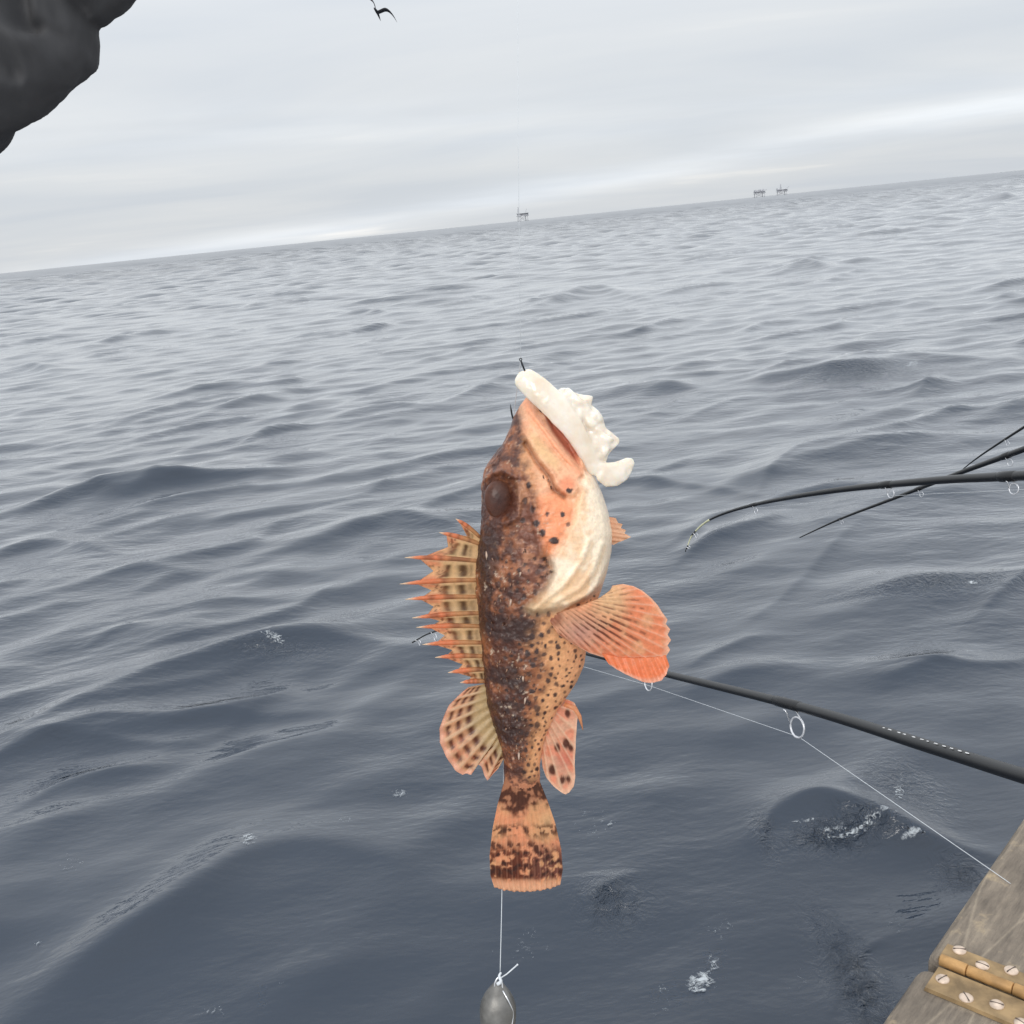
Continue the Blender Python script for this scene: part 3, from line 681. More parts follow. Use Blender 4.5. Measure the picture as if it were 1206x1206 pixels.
    fcs = np.stack([A * nt + Bq, A * nt + B1, (A + 1) * nt + B1, (A + 1) * nt + Bq], -1).reshape(-1, 4)
    # close both ends onto a centre line
    e0 = np.repeat(V[:nt].mean(0)[None], nt, 0) + (V[:nt] - V[:nt].mean(0)) * .02; e1 = np.repeat(V[-nt:].mean(0)[None], nt, 0) + (V[-nt:] - V[-nt:].mean(0)) * .02
    n = ny * nt; V = np.vstack([V, e0, e1]); colr = np.vstack([colr, colr[:nt], colr[-nt:]]); k = np.arange(nt); k1 = (k + 1) % nt
    fl_ = np.vstack([fcs, np.stack([n + k, n + k1, k1, k], 1), np.stack([(ny - 1) * nt + k, (ny - 1) * nt + k1, n + nt + k1, n + nt + k], 1)])
    return mesh_obj('body', V, fl_, MAT['skin'], fish, True, colr)
body = build_body()
def front_w(x, y):
    """height of the near side of the body at photograph position"""
    x = np.asarray(x, float); y = np.asarray(y, float)
    l = bodyL(y); r = bodyR(y); c = (l + r) / 2; a = (r - l) / 2; q = np.clip(abs(x - c) / a, 0, 1) ** (1 / .92)
    return bodyB(y) * np.sqrt(np.maximum(1 - q ** 2, 0)) ** .92
# eyes
def eye(side):
    nu, nv = 48, 32; V = []; Cc = []; w0 = front_w([590.], [588.])[0] - 12
    for j in range(nv + 1):
        th = math.pi * j / nv
        for i in range(nu):
            a_ = 2 * math.pi * i / nu
            dx_, dy_, dz_ = math.sin(th) * math.cos(a_), math.sin(th) * math.sin(a_), math.cos(th)
            V.append((590 + 18.5 * dx_ - 3 * dz_, 588 + 24 * dy_, side * (w0 + 11.5 * dz_)))
            rr_ = math.hypot(dx_, dy_)
            c_ = lin(58, 34, 30) * (1 - rr_) + lin(92, 56, 42) * rr_
            Cc.append(c_ * (.85 + .3 * random.random()))
    V = np.array(V); f_ = [(j * nu + i, j * nu + (i + 1) % nu, (j + 1) * nu + (i + 1) % nu, (j + 1) * nu + i) for j in range(nv) for i in range(nu)]
    if side < 0: f_ = [q[::-1] for q in f_]
    return mesh_obj('eye', fl(V[:, 0], V[:, 1], V[:, 2]), f_, MAT['eye'], fish, True, np.array(Cc))
MAT['eye'] = skin_mat('fish_eye', .3, .0004); _eb = MAT['eye'].node_tree.nodes['Principled BSDF']; _eb.inputs['Coat Weight'].default_value = 0; _eb.inputs['Specular IOR Level'].default_value = .35
eye(1); eye(-1)

def resample(poly, n):
    p = np.array(poly, float); d = np.concatenate([[0], np.cumsum(np.linalg.norm(np.diff(p, axis=0), axis=1))]); t = np.linspace(0, d[-1], n)
    return np.stack([np.interp(t, d, p[:, k]) for k in range(p.shape[1])], 1)
def fin_sheet(base, outer, nu, nv, wfun, colfun, rays, corr=.9, thick=.9, same=False):
    """closed thin sheet between base line and outer edge; returns verts, faces, colours"""
    b = resample(base, nu) if not same else base; o = resample(outer, nu) if not same else outer
    u = np.linspace(0, 1, nu); v = np.linspace(0, 1, nv); U, Vv = np.meshgrid(u, v, indexing='ij')
    X = b[:, None, 0] * (1 - Vv) + o[:, None, 0] * Vv; Y = b[:, None, 1] * (1 - Vv) + o[:, None, 1] * Vv
    W = wfun(X, Y, U, Vv) + corr * np.cos(2 * np.pi * rays * U) * (.3 + .7 * Vv)
    th = thick * (1 - .6 * Vv) + .25 * thick * np.cos(2 * np.pi * rays * U)
    Wf = W + th; Wb = W - th
    x, y, uu, vv = X.ravel(), Y.ravel(), U.ravel(), Vv.ravel()
    colr = colfun(x, y, uu, vv)
    V3 = np.vstack([fl(x, y, Wf.ravel()), fl(x, y, Wb.ravel())]); n = nu * nv
    f1 = grid_faces(nu, nv); f2 = f1[:, ::-1] + n
    loop = [i * nv for i in range(nu)] + [(nu - 1) * nv + j for j in range(1, nv)] + [i * nv + nv - 1 for i in range(nu - 2, -1, -1)] + [j for j in range(nv - 2, 0, -1)]
    L_ = np.array(loop); L2 = np.roll(L_, -1); f3 = np.stack([L_, L2, L2 + n, L_ + n], 1)
    return V3, np.vstack([f1, f2, f3]), np.vstack([colr, colr])
def fin_obj(name, sheets, parent=None, mat=None):
    V = []; Fc = []; C = []; off = 0
    for v, f, c in sheets: V.append(v); Fc.append(f + off); c = np.clip(c, 0, 1); C.append(c ** (.80 + .45 * np.clip(1 - c.mean(1) * 3.2, 0, 1))[:, None]); off += len(v)
    return mesh_obj(name, np.vstack(V), np.vstack(Fc), mat or MAT['fin'], parent or fish, True, np.vstack(C))
def rn(x, y, s, sc, octs=3): return fbm(np.stack([x / sc, y / sc, np.zeros_like(x)], 1), octs, s)

# --- spiny dorsal fin
TIPS = [(537, 611), (518, 627), (478, 656), (472, 687), (478, 705), (486, 727), (491, 738), (498, 758), (513, 773), (528, 791), (542, 803)]
BASE = [(560, 633), (560, 641), (562, 661), (563, 683), (564, 703), (566, 722), (567, 738), (569, 757), (571, 773), (573, 788), (575, 803)]
NOTCH = [(550, 631), (528, 644), (511, 672), (509, 695), (511, 714), (518, 731), (524, 748), (533, 765), (545, 782), (555, 797)]
def dorsal():
    bs, os_ = [], []
    for k in range(len(TIPS)):
        t = np.array(TIPS[k], float); b = np.array(BASE[k], float)
        mtip = b + (t - b) * .80
        bs.append(b); os_.append(mtip)
        if k < len(NOTCH):
            nb = np.array(BASE[k + 1], float)
            for f_ in (.17, .33, .5, .67, .83):
                q = (1 - f_) * b + f_ * nb; nt_ = np.array(NOTCH[k], float)
                tn = np.array(TIPS[k + 1], float); mt2 = nb + (tn - nb) * .80
                e = (mtip * max(0, 1 - 2 * f_) + mt2 * max(0, 2 * f_ - 1)) + nt_ * (1 - abs(2 * f_ - 1)) ** .7 if f_ != .5 else nt_
                wsum = max(0, 1 - 2 * f_) + max(0, 2 * f_ - 1) + ((1 - abs(2 * f_ - 1)) ** .7 if f_ != .5 else 0)
                if f_ != .5: e = e / wsum
                bs.append(q); os_.append(e)
    bs = np.array(bs); os_ = np.array(os_)
    # push base inside the body
    bs[:, 0] += 8
    # refine along u
    n = len(bs); tt = np.linspace(0, n - 1, n * 3 - 2); bs = np.stack([np.interp(tt, np.arange(n), bs[:, k]) for k in (0, 1)], 1); os_ = np.stack([np.interp(tt, np.arange(n), os_[:, k]) for k in (0, 1)], 1)
    def colf(x, y, u, v):
        n1 = rn(x, y, 5, 7); n2 = rn(x, y, 9, 3)
        c = mixc(lin(238, 188, 122)[None, :], lin(250, 208, 150)[None, :], n1)
        ray_ = np.abs(((u * 10 + .5) % 1) - .5)          # 0 at a spine
        v_ = v; v = (np.interp(y, [633, 661, 703, 757, 803], [560, 562, 564, 569, 575]) - x) / np.interp(y, [633, 650, 675, 695, 714, 731, 748, 765, 782, 800], [24, 40, 52, 54, 53, 48, 44, 37, 27, 19]) * .62 + .10 * (rn(x, y, 15, 10) - .5)
        spot = np.maximum(np.exp(-((v - .22) / .075) ** 2), np.maximum(np.exp(-((v - .45) / .075) ** 2), .6 * np.exp(-((v - .10) / .05) ** 2))) * sstep(.12, .26, ray_)
        v = v_; c = mixc(c, lin(96, 58, 22)[None, :], .92 * spot * sstep(.22, .4, n1 + .15))
        c = mixc(c, lin(236, 150, 100)[None, :], sstep(.62, .85, v + .12 * (n1 - .5)) * (.35 + .65 * sstep(.38, .15, ray_)))
        c = mixc(c, lin(120, 58, 36)[None, :], .7 * sstep(.55, .68, n2) * sstep(.6, .75, v))
        c = mixc(c, lin(236, 190, 140)[None, :], .6 * sstep(.12, .04, ray_))
        return c
    w = lambda X, Y, U, V_: 1.0 + (570 - X) * .10 + 2.0 * np.sin(U * 9)
    d = fin_obj('dorsal_fin', [fin_sheet(bs, os_, len(bs), 34, w, colf, 10, 1.2, .8, True)])
    for k in range(len(TIPS)):
        t = np.array(TIPS[k], float); b = np.array(BASE[k], float) + (6, 0); m = 16
        p = np.linspace(0, 1, m)[:, None] * (t - b) + b; p[:, 1] += np.sin(np.linspace(0, np.pi, m)) * -1.5
        wv = 1.5 + (570 - p[:, 0]) * .10 + 2.0 * np.sin(k / 10 * 9)
        q = fl(p[:, 0], p[:, 1], wv + .6); rad = np.interp(np.linspace(0, 1, m), [0, .55, .8, 1], [2.2, 3.1, 2.4, .25]) * K
        if k < 1: rad *= .9
        mb = MB().tube(q, rad, 8); o = mesh_obj('spine', mb.v, mb.f, MAT['fin'], d, True, None)
        vv = np.repeat(np.linspace(0, 1, m), 8)
        nz = rng.random(len(vv))
        c = mixc(lin(214, 160, 108)[None, :], lin(238, 148, 100)[None, :], sstep(.35, .6, vv)); c = mixc(c, lin(246, 226, 196)[None, :], sstep(.84, .97, vv))
        c = mixc(c, lin(150, 84, 54)[None, :], .6 * (np.repeat(rng.random(m), 8) > .72) * (vv < .75) * 1.0)
        at = o.data.color_attributes.new('Col', 'FLOAT_COLOR', 'POINT'); rg_ = np.ones((len(vv), 4), np.float32); rg_[:, :3] = c; at.data.foreach_set('color', rg_.ravel())
dorsal()
# --- soft dorsal fin
def spotted(seed, basec, spotc, edgec, sc, thr, edge_v=.93, rays=12, streak=.4):
    def f(x, y, u, v):
        n1 = rn(x, y, seed, sc, 2); n2 = rn(x, y, seed + 3, 3.0, 2); n3 = rn(x, y, seed + 5, 20, 2)
        c = mixc(np.array(basec)[None, :] * .85, np.array(basec)[None, :] * 1.12, n3)
        ray_ = np.abs(((u * rays + .5) % 1) - .5)
        c = mixc(c, np.array(edgec)[None, :], streak * sstep(.22, .05, ray_))
        c = mixc(c, np.array(spotc)[None, :], .85 * sstep(thr, thr + .07, n1 + .22 * (n2 - .5)))
        c = mixc(c, np.array(edgec)[None, :], sstep(edge_v - .06, edge_v + .03, v))
        return c
    return f
SD_OUT = [(552, 808), (541, 817), (529, 829), (524, 840), (518.5, 855), (519, 871), (524, 884), (530, 895), (537, 905), (545, 911), (550, 909), (555, 911), (559, 905), (562, 899), (567, 901), (570, 912), (574, 919), (579, 914), (584, 908), (588, 904), (592, 888)]
SD_BASE = [(580, 803), (584, 820), (588, 838), (594, 856), (600, 872), (604, 884)]
def sdcol(x, y, u, v):
    n1 = rn(x, y, 71, 5.5, 2); n2 = rn(x, y, 72, 3, 2); n3 = rn(x, y, 73, 16, 2)
    c = mixc(lin(206, 172, 118)[None, :], lin(236, 172, 122)[None, :], sstep(.3, .75, v + .3 * (n3 - .5)))
    ray_ = np.abs(((u * 11 + .5) % 1) - .5)
    band = np.maximum(np.exp(-((v - .50) / .07) ** 2), np.maximum(np.exp(-((v - .68) / .055) ** 2), np.exp(-((v - .85) / .05) ** 2)))
    c = mixc(c, lin(104, 48, 28)[None, :], .95 * band * sstep(.08, .25, ray_) * sstep(.25, .5, n1 + .12))
    c = mixc(c, lin(232, 206, 168)[None, :], .55 * sstep(.14, .04, ray_) * sstep(.2, .5, v))
    c = mixc(c, lin(226, 130, 92)[None, :], .55 * sstep(.55, .7, n1) * sstep(.5, .8, v))
    c = mixc(c, lin(240, 176, 142)[None, :], sstep(.90, .97, v))
    return c
fin_obj('soft_dorsal_fin', [fin_sheet(SD_BASE, SD_OUT, 96, 40, lambda X, Y, U, V_: 2 + (585 - X) * .12 + 3 * np.sin(U * 5) * V_, sdcol, 11, 1.3, .9)])
# --- tail fin
T_OUT = [(586, 946), (580, 977), (576.5, 1008), (577, 1032), (580, 1044), (585, 1048), (600, 1050), (615, 1052), (629, 1050), (643, 1052), (655, 1048), (661, 1044), (663, 1016), (658, 984), (651, 956), (642, 935)]
def tailcol(x, y, u, v):
    n1 = rn(x, y, 81, 9, 3); n2 = rn(x, y, 82, 5, 2); n3 = rn(x, y, 83, 18, 2)
    c = mixc(lin(236, 168, 112)[None, :], lin(244, 158, 108)[None, :], sstep(.35, .65, n3))
    c = mixc(c, lin(228, 186, 128)[None, :], .8 * np.exp(-(((x - 645) / 9) ** 2 + ((y - 966) / 14) ** 2)))
    br = lin(112, 58, 40)
    c = mixc(c, mixc(lin(84, 46, 32)[None, :], lin(186, 120, 84)[None, :], sstep(.42, .62, n2)), .92 * sstep(958, 944, y + 16 * (n2 - .5) + 6 * np.sin(x / 9)))
    c = mixc(c, lin(70, 44, 34)[None, :], .9 * np.exp(-((y - 978 + 5 * (n3 - .5)) / 8) ** 2) * sstep(.46, .58, n2))
    dk = sstep(985, 1010, y) * sstep(1043, 1032, y + 6 * (n2 - .5))
    c = mixc(c, mixc(lin(104, 44, 26)[None, :], lin(118, 64, 58)[None, :], sstep(610, 640, x)), .9 * dk * sstep(.38, .46, n1 * .45 + n2 * .55))
    c = mixc(c, lin(84, 48, 38)[None, :], .8 * sstep(985, 995, y) * sstep(1040, 1030, y) * sstep(.60, .68, n2))
    c = mixc(c, lin(240, 180, 136)[None, :], sstep(1034, 1044, y + 5 * (n2 - .5)))
    return c
# grid laid across the tail: left edge to right edge, top to bottom
def tail():
    lft = [(598, 900), (593, 924), (586, 948), (580, 977), (576.5, 1008), (577.5, 1032), (582, 1046)]
    rgt = [(632, 900), (636, 922), (645, 944), (654, 970), (661, 1000), (663, 1025), (660, 1043)]
    nv = 90; nu = 70; l_ = resample(lft, nv); r_ = resample(rgt, nv); u = np.linspace(0, 1, nu); vv = np.linspace(0, 1, nv); U, V_ = np.meshgrid(u, vv, indexing='ij')
    X = l_[None, :, 0] * (1 - U) + r_[None, :, 0] * U; Y = l_[None, :, 1] * (1 - U) + r_[None, :, 1] * U
    Y = Y + (6.5 * np.sin(np.pi * U) ** .5 - 1.2 * np.abs(np.sin(U * 22))) * V_ ** 3
    W = 4 * np.sin(np.pi * U) * V_ - 5 * V_ + 1.3 * np.cos(2 * np.pi * 13 * U) * V_; th = 10 * np.clip(1 - 1.25 * V_, 0, 1) ** 2.2 + .8
    x, y = X.ravel(), Y.ravel(); c = tailcol(x, y, U.ravel(), V_.ravel())
    ray_ = np.abs(((U.ravel() * 13 + .5) % 1) - .5); c = mixc(c, lin(244, 190, 150)[None, :], .12 * sstep(.14, .04, ray_) * sstep(.3, .5, V_.ravel()))
    n = nu * nv; V3 = np.vstack([fl(x, y, (W + th).ravel()), fl(x, y, (W - th).ravel())]); f1 = grid_faces(nu, nv)
    lp = [i * nv for i in range(nu)] + [(nu - 1) * nv + j for j in range(1, nv)] + [i * nv + nv - 1 for i in range(nu - 2, -1, -1)] + [j for j in range(nv - 2, 0, -1)]
    L_ = np.array(lp); L2 = np.roll(L_, -1)
    fin_obj('tail_fin', [(V3, np.vstack([f1[:, ::-1], f1 + n, np.stack([L_, L2, L2 + n, L_ + n], 1)]), np.vstack([c, c]))])
tail()
# --- anal fin with its short spine
AN_OUT = [(668, 822), (676, 826), (681, 836), (679, 848), (678, 860), (677, 880), (676, 898), (677, 912), (675, 923), (670, 931), (665, 933), (658, 929), (652, 925), (648, 920), (643, 914), (639, 903), (637.5, 892), (640, 878)]
AN_BASE = [(656, 822), (652, 832), (648, 845), (643, 858), (636, 872), (632, 880)]
def ancol(x, y, u, v):
    n1 = rn(x, y, 91, 8, 2); n2 = rn(x, y, 92, 4, 2)
    c = mixc(lin(232, 176, 140)[None, :], lin(240, 154, 116)[None, :], sstep(.4, .65, n1))
    c = mixc(c, lin(206, 104, 84)[None, :], .7 * np.exp(-(((x - 664) / 10) ** 2 + ((y - 893) / 12) ** 2)))
    for (sx, sy, sr) in ((666, 873, 4), (650, 905, 4), (656, 878, 3), (662, 916, 3), (669, 915, 2.5), (672, 878, 3), (668, 838, 3)):
        c = mixc(c, lin(92, 44, 28)[None, :], .9 * sstep(sr + 1.5, sr - 1, np.hypot(x - sx, (y - sy) * .7) + 2 * (n2 - .5)))
    ray_ = np.abs(((u * 9 + .5) % 1) - .5); c = mixc(c, lin(246, 206, 166)[None, :], .5 * sstep(.16, .05, ray_))
    c = mixc(c, lin(246, 196, 160)[None, :], sstep(.88, .97, v)); return c
an = fin_obj('anal_fin', [fin_sheet(AN_BASE, AN_OUT, 80, 34, lambda X, Y, U, V_: 6 + (X - 650) * .1 + 3 * np.sin(U * 4), ancol, 9, 1.2, .9)])
mb = MB().tube(fl(*np.array([(664, 828, 9), (676, 832, 10), (682, 842, 10), (686, 858, 9)]).T), np.array([2.6, 3.2, 2.4, .4]) * K, 8)
o = mesh_obj('spine', mb.v, mb.f, MAT['fin'], an, True, np.tile(lin(240, 176, 128), (len(mb.v), 1)))
# --- pectoral fin: fan of rays and a brighter folded lower lobe
PC_BASE = [(712, 692), (700, 700), (682, 707), (664, 713), (650, 718), (645, 724), (648, 730)]
PC_OUT = [(716, 686), (728, 684), (740, 686.5), (750, 691.5), (760, 700), (767, 708), (772, 716), (778, 724), (776, 729), (781, 735), (778, 741), (782, 747), (778, 753), (781, 758), (776, 766), (760, 768), (740, 769), (722, 768), (706, 767), (690, 762), (672, 752), (656, 742)]
def pccol(x, y, u, v):
    n1 = rn(x, y, 101, 6, 2); n2 = rn(x, y, 102, 14, 3)
    c = mixc(lin(242, 172, 120)[None, :], lin(242, 142, 92)[None, :], sstep(.4, .65, n2 + .25 * (v - .5)))
    c = mixc(c, lin(206, 152, 134)[None, :], .75 * np.exp(-(((x - 680) / 26) ** 2 + ((y - 738) / 18) ** 2)))
    c = mixc(c, lin(240, 196, 140)[None, :], .8 * sstep(34, 8, np.hypot(x - 712, y - 695)))
    ray_ = np.abs(((u * 17 + .5 + .25 * (n2 - .5)) % 1) - .5)
    zone = np.exp(-(((x - 706) / 34) ** 2 + ((y - 732) / 22) ** 2))
    c = mixc(c, lin(96, 62, 44)[None, :], .95 * sstep(.26, .36, ray_) * zone * sstep(.38, .55, n1 + .12))
    c = mixc(c, lin(150, 84, 60)[None, :], .6 * sstep(.3, .42, ray_) * sstep(.52, .62, n1) * sstep(.9, .7, v))
    c = mixc(c, lin(248, 190, 152)[None, :], .55 * sstep(.18, .05, ray_) * sstep(.35, .7, v))
    c = mixc(c, lin(150, 76, 52)[None, :], .7 * sstep(14, 6, np.hypot(x - 650, y - 722)))
    c = mixc(c, lin(250, 190, 152)[None, :], sstep(.93, .985, v)); return c
PL_BASE = [(776, 764), (760, 766), (740, 767), (722, 766), (704, 762)]
PL_OUT = [(779, 775), (776, 784), (771, 791), (762, 794), (752, 794), (742, 790), (731, 785), (720, 779), (711, 773)]
def plcol(x, y, u, v):
    n2 = rn(x, y, 112, 10, 3)
    c = mixc(lin(246, 140, 84)[None, :], lin(244, 120, 64)[None, :], n2); c = mixc(c, lin(248, 176, 140)[None, :], sstep(.75, .97, v)); return c
pec_w = lambda X, Y, U, V_: 56 + 10 * V_ - 14 * (V_ ** 2) + 2.5 * np.sin(U * 5)
fin_obj('pectoral_fin', [fin_sheet(PC_BASE, PC_OUT, 170, 60, pec_w, pccol, 17, .22, .6), fin_sheet(PL_BASE, PL_OUT, 60, 24, lambda X, Y, U, V_: 53 + 7 * V_, plcol, 8, 1.0, .9)])
# --- pelvic fin tip beyond the throat
def pvcol(x, y, u, v): return mixc(lin(238, 176, 132)[None, :], lin(244, 196, 156)[None, :], v)
fin_obj('pelvic_fin', [fin_sheet([(712, 608), (712, 622), (710, 640)], [(724, 610), (727, 616), (732, 617), (730, 622), (736, 624), (734, 628), (742, 632), (736, 635), (728, 638), (722, 641)], 46, 14, lambda X, Y, U, V_: 20 - 8 * V_, pvcol, 6, .8, .9)])
# --- small fleshy skin tabs scattered over the brown back
tabs = MB(); tc_ = []
for k_ in range(150):
    y = _r.uniform(560, 900); l_ = bodyL(np.array([y]))[0]; r_ = bodyR(np.array([y]))[0]; x = l_ + (r_ - l_) * _r.uniform(.06, .58)
    if sdpoly(np.array([x]), np.array([y]), OPERC)[0] < 6 or math.hypot((x - 590) / 20, (y - 588) / 26) < 1: continue
    w0 = front_w([x], [y])[0] - .5; ln = _r.uniform(1.5, 4.5) if k_ % 15 else _r.uniform(6, 10); dx_ = _r.uniform(-2, 2)
    q = fl(*np.array([(x, y, w0 - 1), (x + dx_ * .4, y + ln * .5, w0 + ln * .28), (x + dx_, y + ln, w0 + ln * .22)]).T)
    n0 = len(tabs.v); tabs.tube(q, np.array([1.1, .9, .25]) * K * (1 if k_ % 15 else 1.4), 5)
    b_ = lin(190, 164, 146) if k_ % 15 == 0 else (lin(140, 104, 82) if k_ % 2 else lin(90, 58, 42)); tc_ += [b_] * (len(tabs.v) - n0)
o = mesh_obj('skin_tabs', tabs.v, tabs.f, MAT['skin'], fish, True, np.array(tc_)); o['kind'] = 'stuff'

# ------------------------------------------------------------------ squid bait in the mouth
def remeshed(mb, name, mat, voxel, smooth_it=6, noise_amp=0.0, noise_sc=1.0):
    me = bpy.data.meshes.new(name); me.from_pydata(mb.v, [], mb.f); ob = bpy.data.objects.new(name, me); COL.objects.link(ob)
    rm = ob.modifiers.new('r', 'REMESH'); rm.mode = 'VOXEL'; rm.voxel_size = voxel
    sm = ob.modifiers.new('s', 'SMOOTH'); sm.iterations = smooth_it; sm.factor = .5
    dg = bpy.context.evaluated_depsgraph_get(); me2 = bpy.data.meshes.new_from_object(ob.evaluated_get(dg)); bpy.data.objects.remove(ob)
    if noise_amp:
        n = len(me2.vertices); co = np.zeros(n * 3); me2.vertices.foreach_get('co', co); co = co.reshape(-1, 3); nr = np.zeros(n * 3); me2.vertices.foreach_get('normal', nr); nr = nr.reshape(-1, 3)
        co = co + nr * ((fbm(co / noise_sc, 3, 77) - .5) * 2 * noise_amp)[:, None]; me2.vertices.foreach_set('co', co.ravel())
    me2.polygons.foreach_set('use_smooth', np.ones(len(me2.polygons), bool)); me2.materials.clear(); me2.materials.append(mat); me2.name = name; me2.update()
    o = bpy.data.objects.new(name, me2); COL.objects.link(o); return o
sq = MB()
def flat_loft(mb, pts, rad, thick, n=18, seg=40):
    p = curve_pts(pts, seg); r_ = smooth_interp(np.linspace(0, 1, seg), np.linspace(0, 1, len(rad)), rad, .03)
    t = np.gradient(p[:, :2], axis=0); t /= np.linalg.norm(t, axis=1)[:, None]; V = []
    for i in range(seg):
        s_ = i / (seg - 1); cap = min(1, math.sqrt(max(0, 1 - (1 - min(s_ / .10, 1)) ** 2)) + .02, math.sqrt(max(0, 1 - (1 - min((1 - s_) / .10, 1)) ** 2)) + .02)
        for k in range(n):
            a_ = 2 * math.pi * k / n; d = r_[i] * cap * math.cos(a_)
            V.append((p[i, 0] - t[i, 1] * d, p[i, 1] + t[i, 0] * d, p[i, 2] + thick * cap * math.sin(a_)))
    V = np.array(V); V = fl(V[:, 0], V[:, 1], V[:, 2])
    mb.add(V, [(i * n + k, i * n + (k + 1) % n, (i + 1) * n + (k + 1) % n, (i + 1) * n + k) for i in range(seg - 1) for k in range(n)] + [tuple(range(n - 1, -1, -1)), tuple((seg - 1) * n + k for k in range(n))])
flat_loft(sq, [(611, 441, 20), (619, 450, 24), (633, 463, 28), (647, 476, 30), (661, 492, 31), (674, 509, 30), (685, 527, 28), (694, 545, 26), (704, 560, 24)], [11, 14, 16, 16, 15, 13, 11, 10, 11], 5)
def pad(mb, outline, cen, w0, T, fold, seed, tilt=(0, 0), nr=26, na=120):
    """soft flat lump: closed outline swollen about its middle, with folds across it"""
    o = np.array(outline + outline[:1], float); oc = resample(o, na + 1)[:-1]
    k = np.ones(3) / 3; oc = np.stack([np.convolve(np.r_[oc[-1:, j], oc[:, j], oc[:1, j]], k, 'valid') for j in (0, 1)], 1)
    V = []
    for side in (1, -1):
        for i in range(nr):
            r = math.sin(.5 * math.pi * i / (nr - 1)); q = np.array(cen) + (oc - np.array(cen)) * r; h = T * math.sqrt(max(0, 1 - r ** 2.6))
            pn = np.stack([q[:, 0] / 15, q[:, 1] / 15, np.full(na, seed * 3.1)], 1)
            fd = fold * (np.sin(13 * fbm(pn, 2, seed) + .05 * q[:, 0] - .06 * q[:, 1]) + .35 * np.sin(.22 * q[:, 0] + .1 * q[:, 1] + 9 * fbm(pn, 2, seed + 4))) * (.35 + .65 * r)
            w = w0 + tilt[0] * (q[:, 0] - cen[0]) + tilt[1] * (q[:, 1] - cen[1]) + side * h + fd
            V.append(fl(q[:, 0], q[:, 1], w))
    f_ = []
    for sd_ in (0, 1):
        for i in range(nr - 1):
            for k_ in range(na):
                A = (sd_ * nr + i) * na + k_; B = (sd_ * nr + i) * na + (k_ + 1) % na; q4 = (A, B, B + na, A + na); f_.append(q4 if sd_ else q4[::-1])
    mb.add(np.vstack(V), f_)
pad(sq, [(652, 462), (663, 458), (674, 464), (684, 466), (698, 468), (695, 478), (704, 485), (709, 492), (712, 505), (718, 510), (729, 519), (727, 525), (721, 529), (714, 538), (713, 544), (706, 556), (694, 550), (680, 528), (668, 508), (656, 490), (648, 474)], (688, 503), 20, 7, 2.6, 3, (.0, .03))
pad(sq, [(694, 546), (705, 544), (712, 546), (722, 545), (735, 540), (743, 540), (746, 546), (742, 557), (736, 566), (725, 573), (711, 574), (701, 566)], (714, 558), 23, 5.5, 1.2, 8, (-.12, 0))
pad(sq, [(655, 462), (668, 459), (678, 468), (690, 478), (700, 490), (703, 506), (696, 512), (684, 500), (670, 484), (658, 474)], (681, 484), 26, 5, 2.2, 13)
pad(sq, [(688, 508), (700, 504), (712, 514), (722, 519), (716, 530), (708, 544), (698, 546), (690, 530)], (703, 524), 25, 5, 2.0, 17)
sqo = remeshed(sq, 'squid_bait', MAT['squid'], .00055, 6, .0004, .007); sqo.matrix_world = fishM
tag(sqo, 'ragged white strip of squid bait hanging out of the fish mouth', 'bait')
# ------------------------------------------------------------------ hook, line, knot, sinker
hk = MB().tube(np.array([fw(*q) for q in curve_pts([(613.5, 429, 24), (617, 438, 24), (622, 450, 22), (632, 474, 18), (640, 500, 12), (636, 520, 6), (622, 520, 2), (610, 505, 1), (604, 492, 1), (602, 483, 1), (601, 476, 1)], 60)]), np.interp(np.linspace(0, 1, 60), [0, .9, 1], [1.05, 1.05, .2]) * K, 8)
ck = (fw(613, 427, 24)); hk.torus(ck, 1.4 * K, .55 * K, M3[:, 0], M3[:, 1], 16, 6)
tag(hk.build('fish_hook', MAT['hook']), 'black fish hook through the bait, point out of the snout', 'fish hook')
o = MB().tube([fw(609, -420, 24), fw(610, 165, 24), fw(613, 426, 24)], .00016, 6).build('fishing_line', MAT['line']); tag(o, 'fine line rising from the hook past the distant platform', 'fishing line')
o = MB().tube(curve_pts([fw(613, 428, 22), fw(606, 480, -20), fw(598, 560, -68), fw(596, 700, -76), fw(593, 900, -45), fw(591, 1055, -14), fw(589, 1146, 0)], 60), .00026, 6).build('fishing_line', MAT['line']); tag(o, 'short line from below the tail down to the lead sinker', 'fishing line')
sk = empty('sinker', Matrix.Translation(Vector(fw(586, 1250, 0))) @ Matrix([list(r) for r in M3]).to_4x4()); bpy.context.view_layer.update()
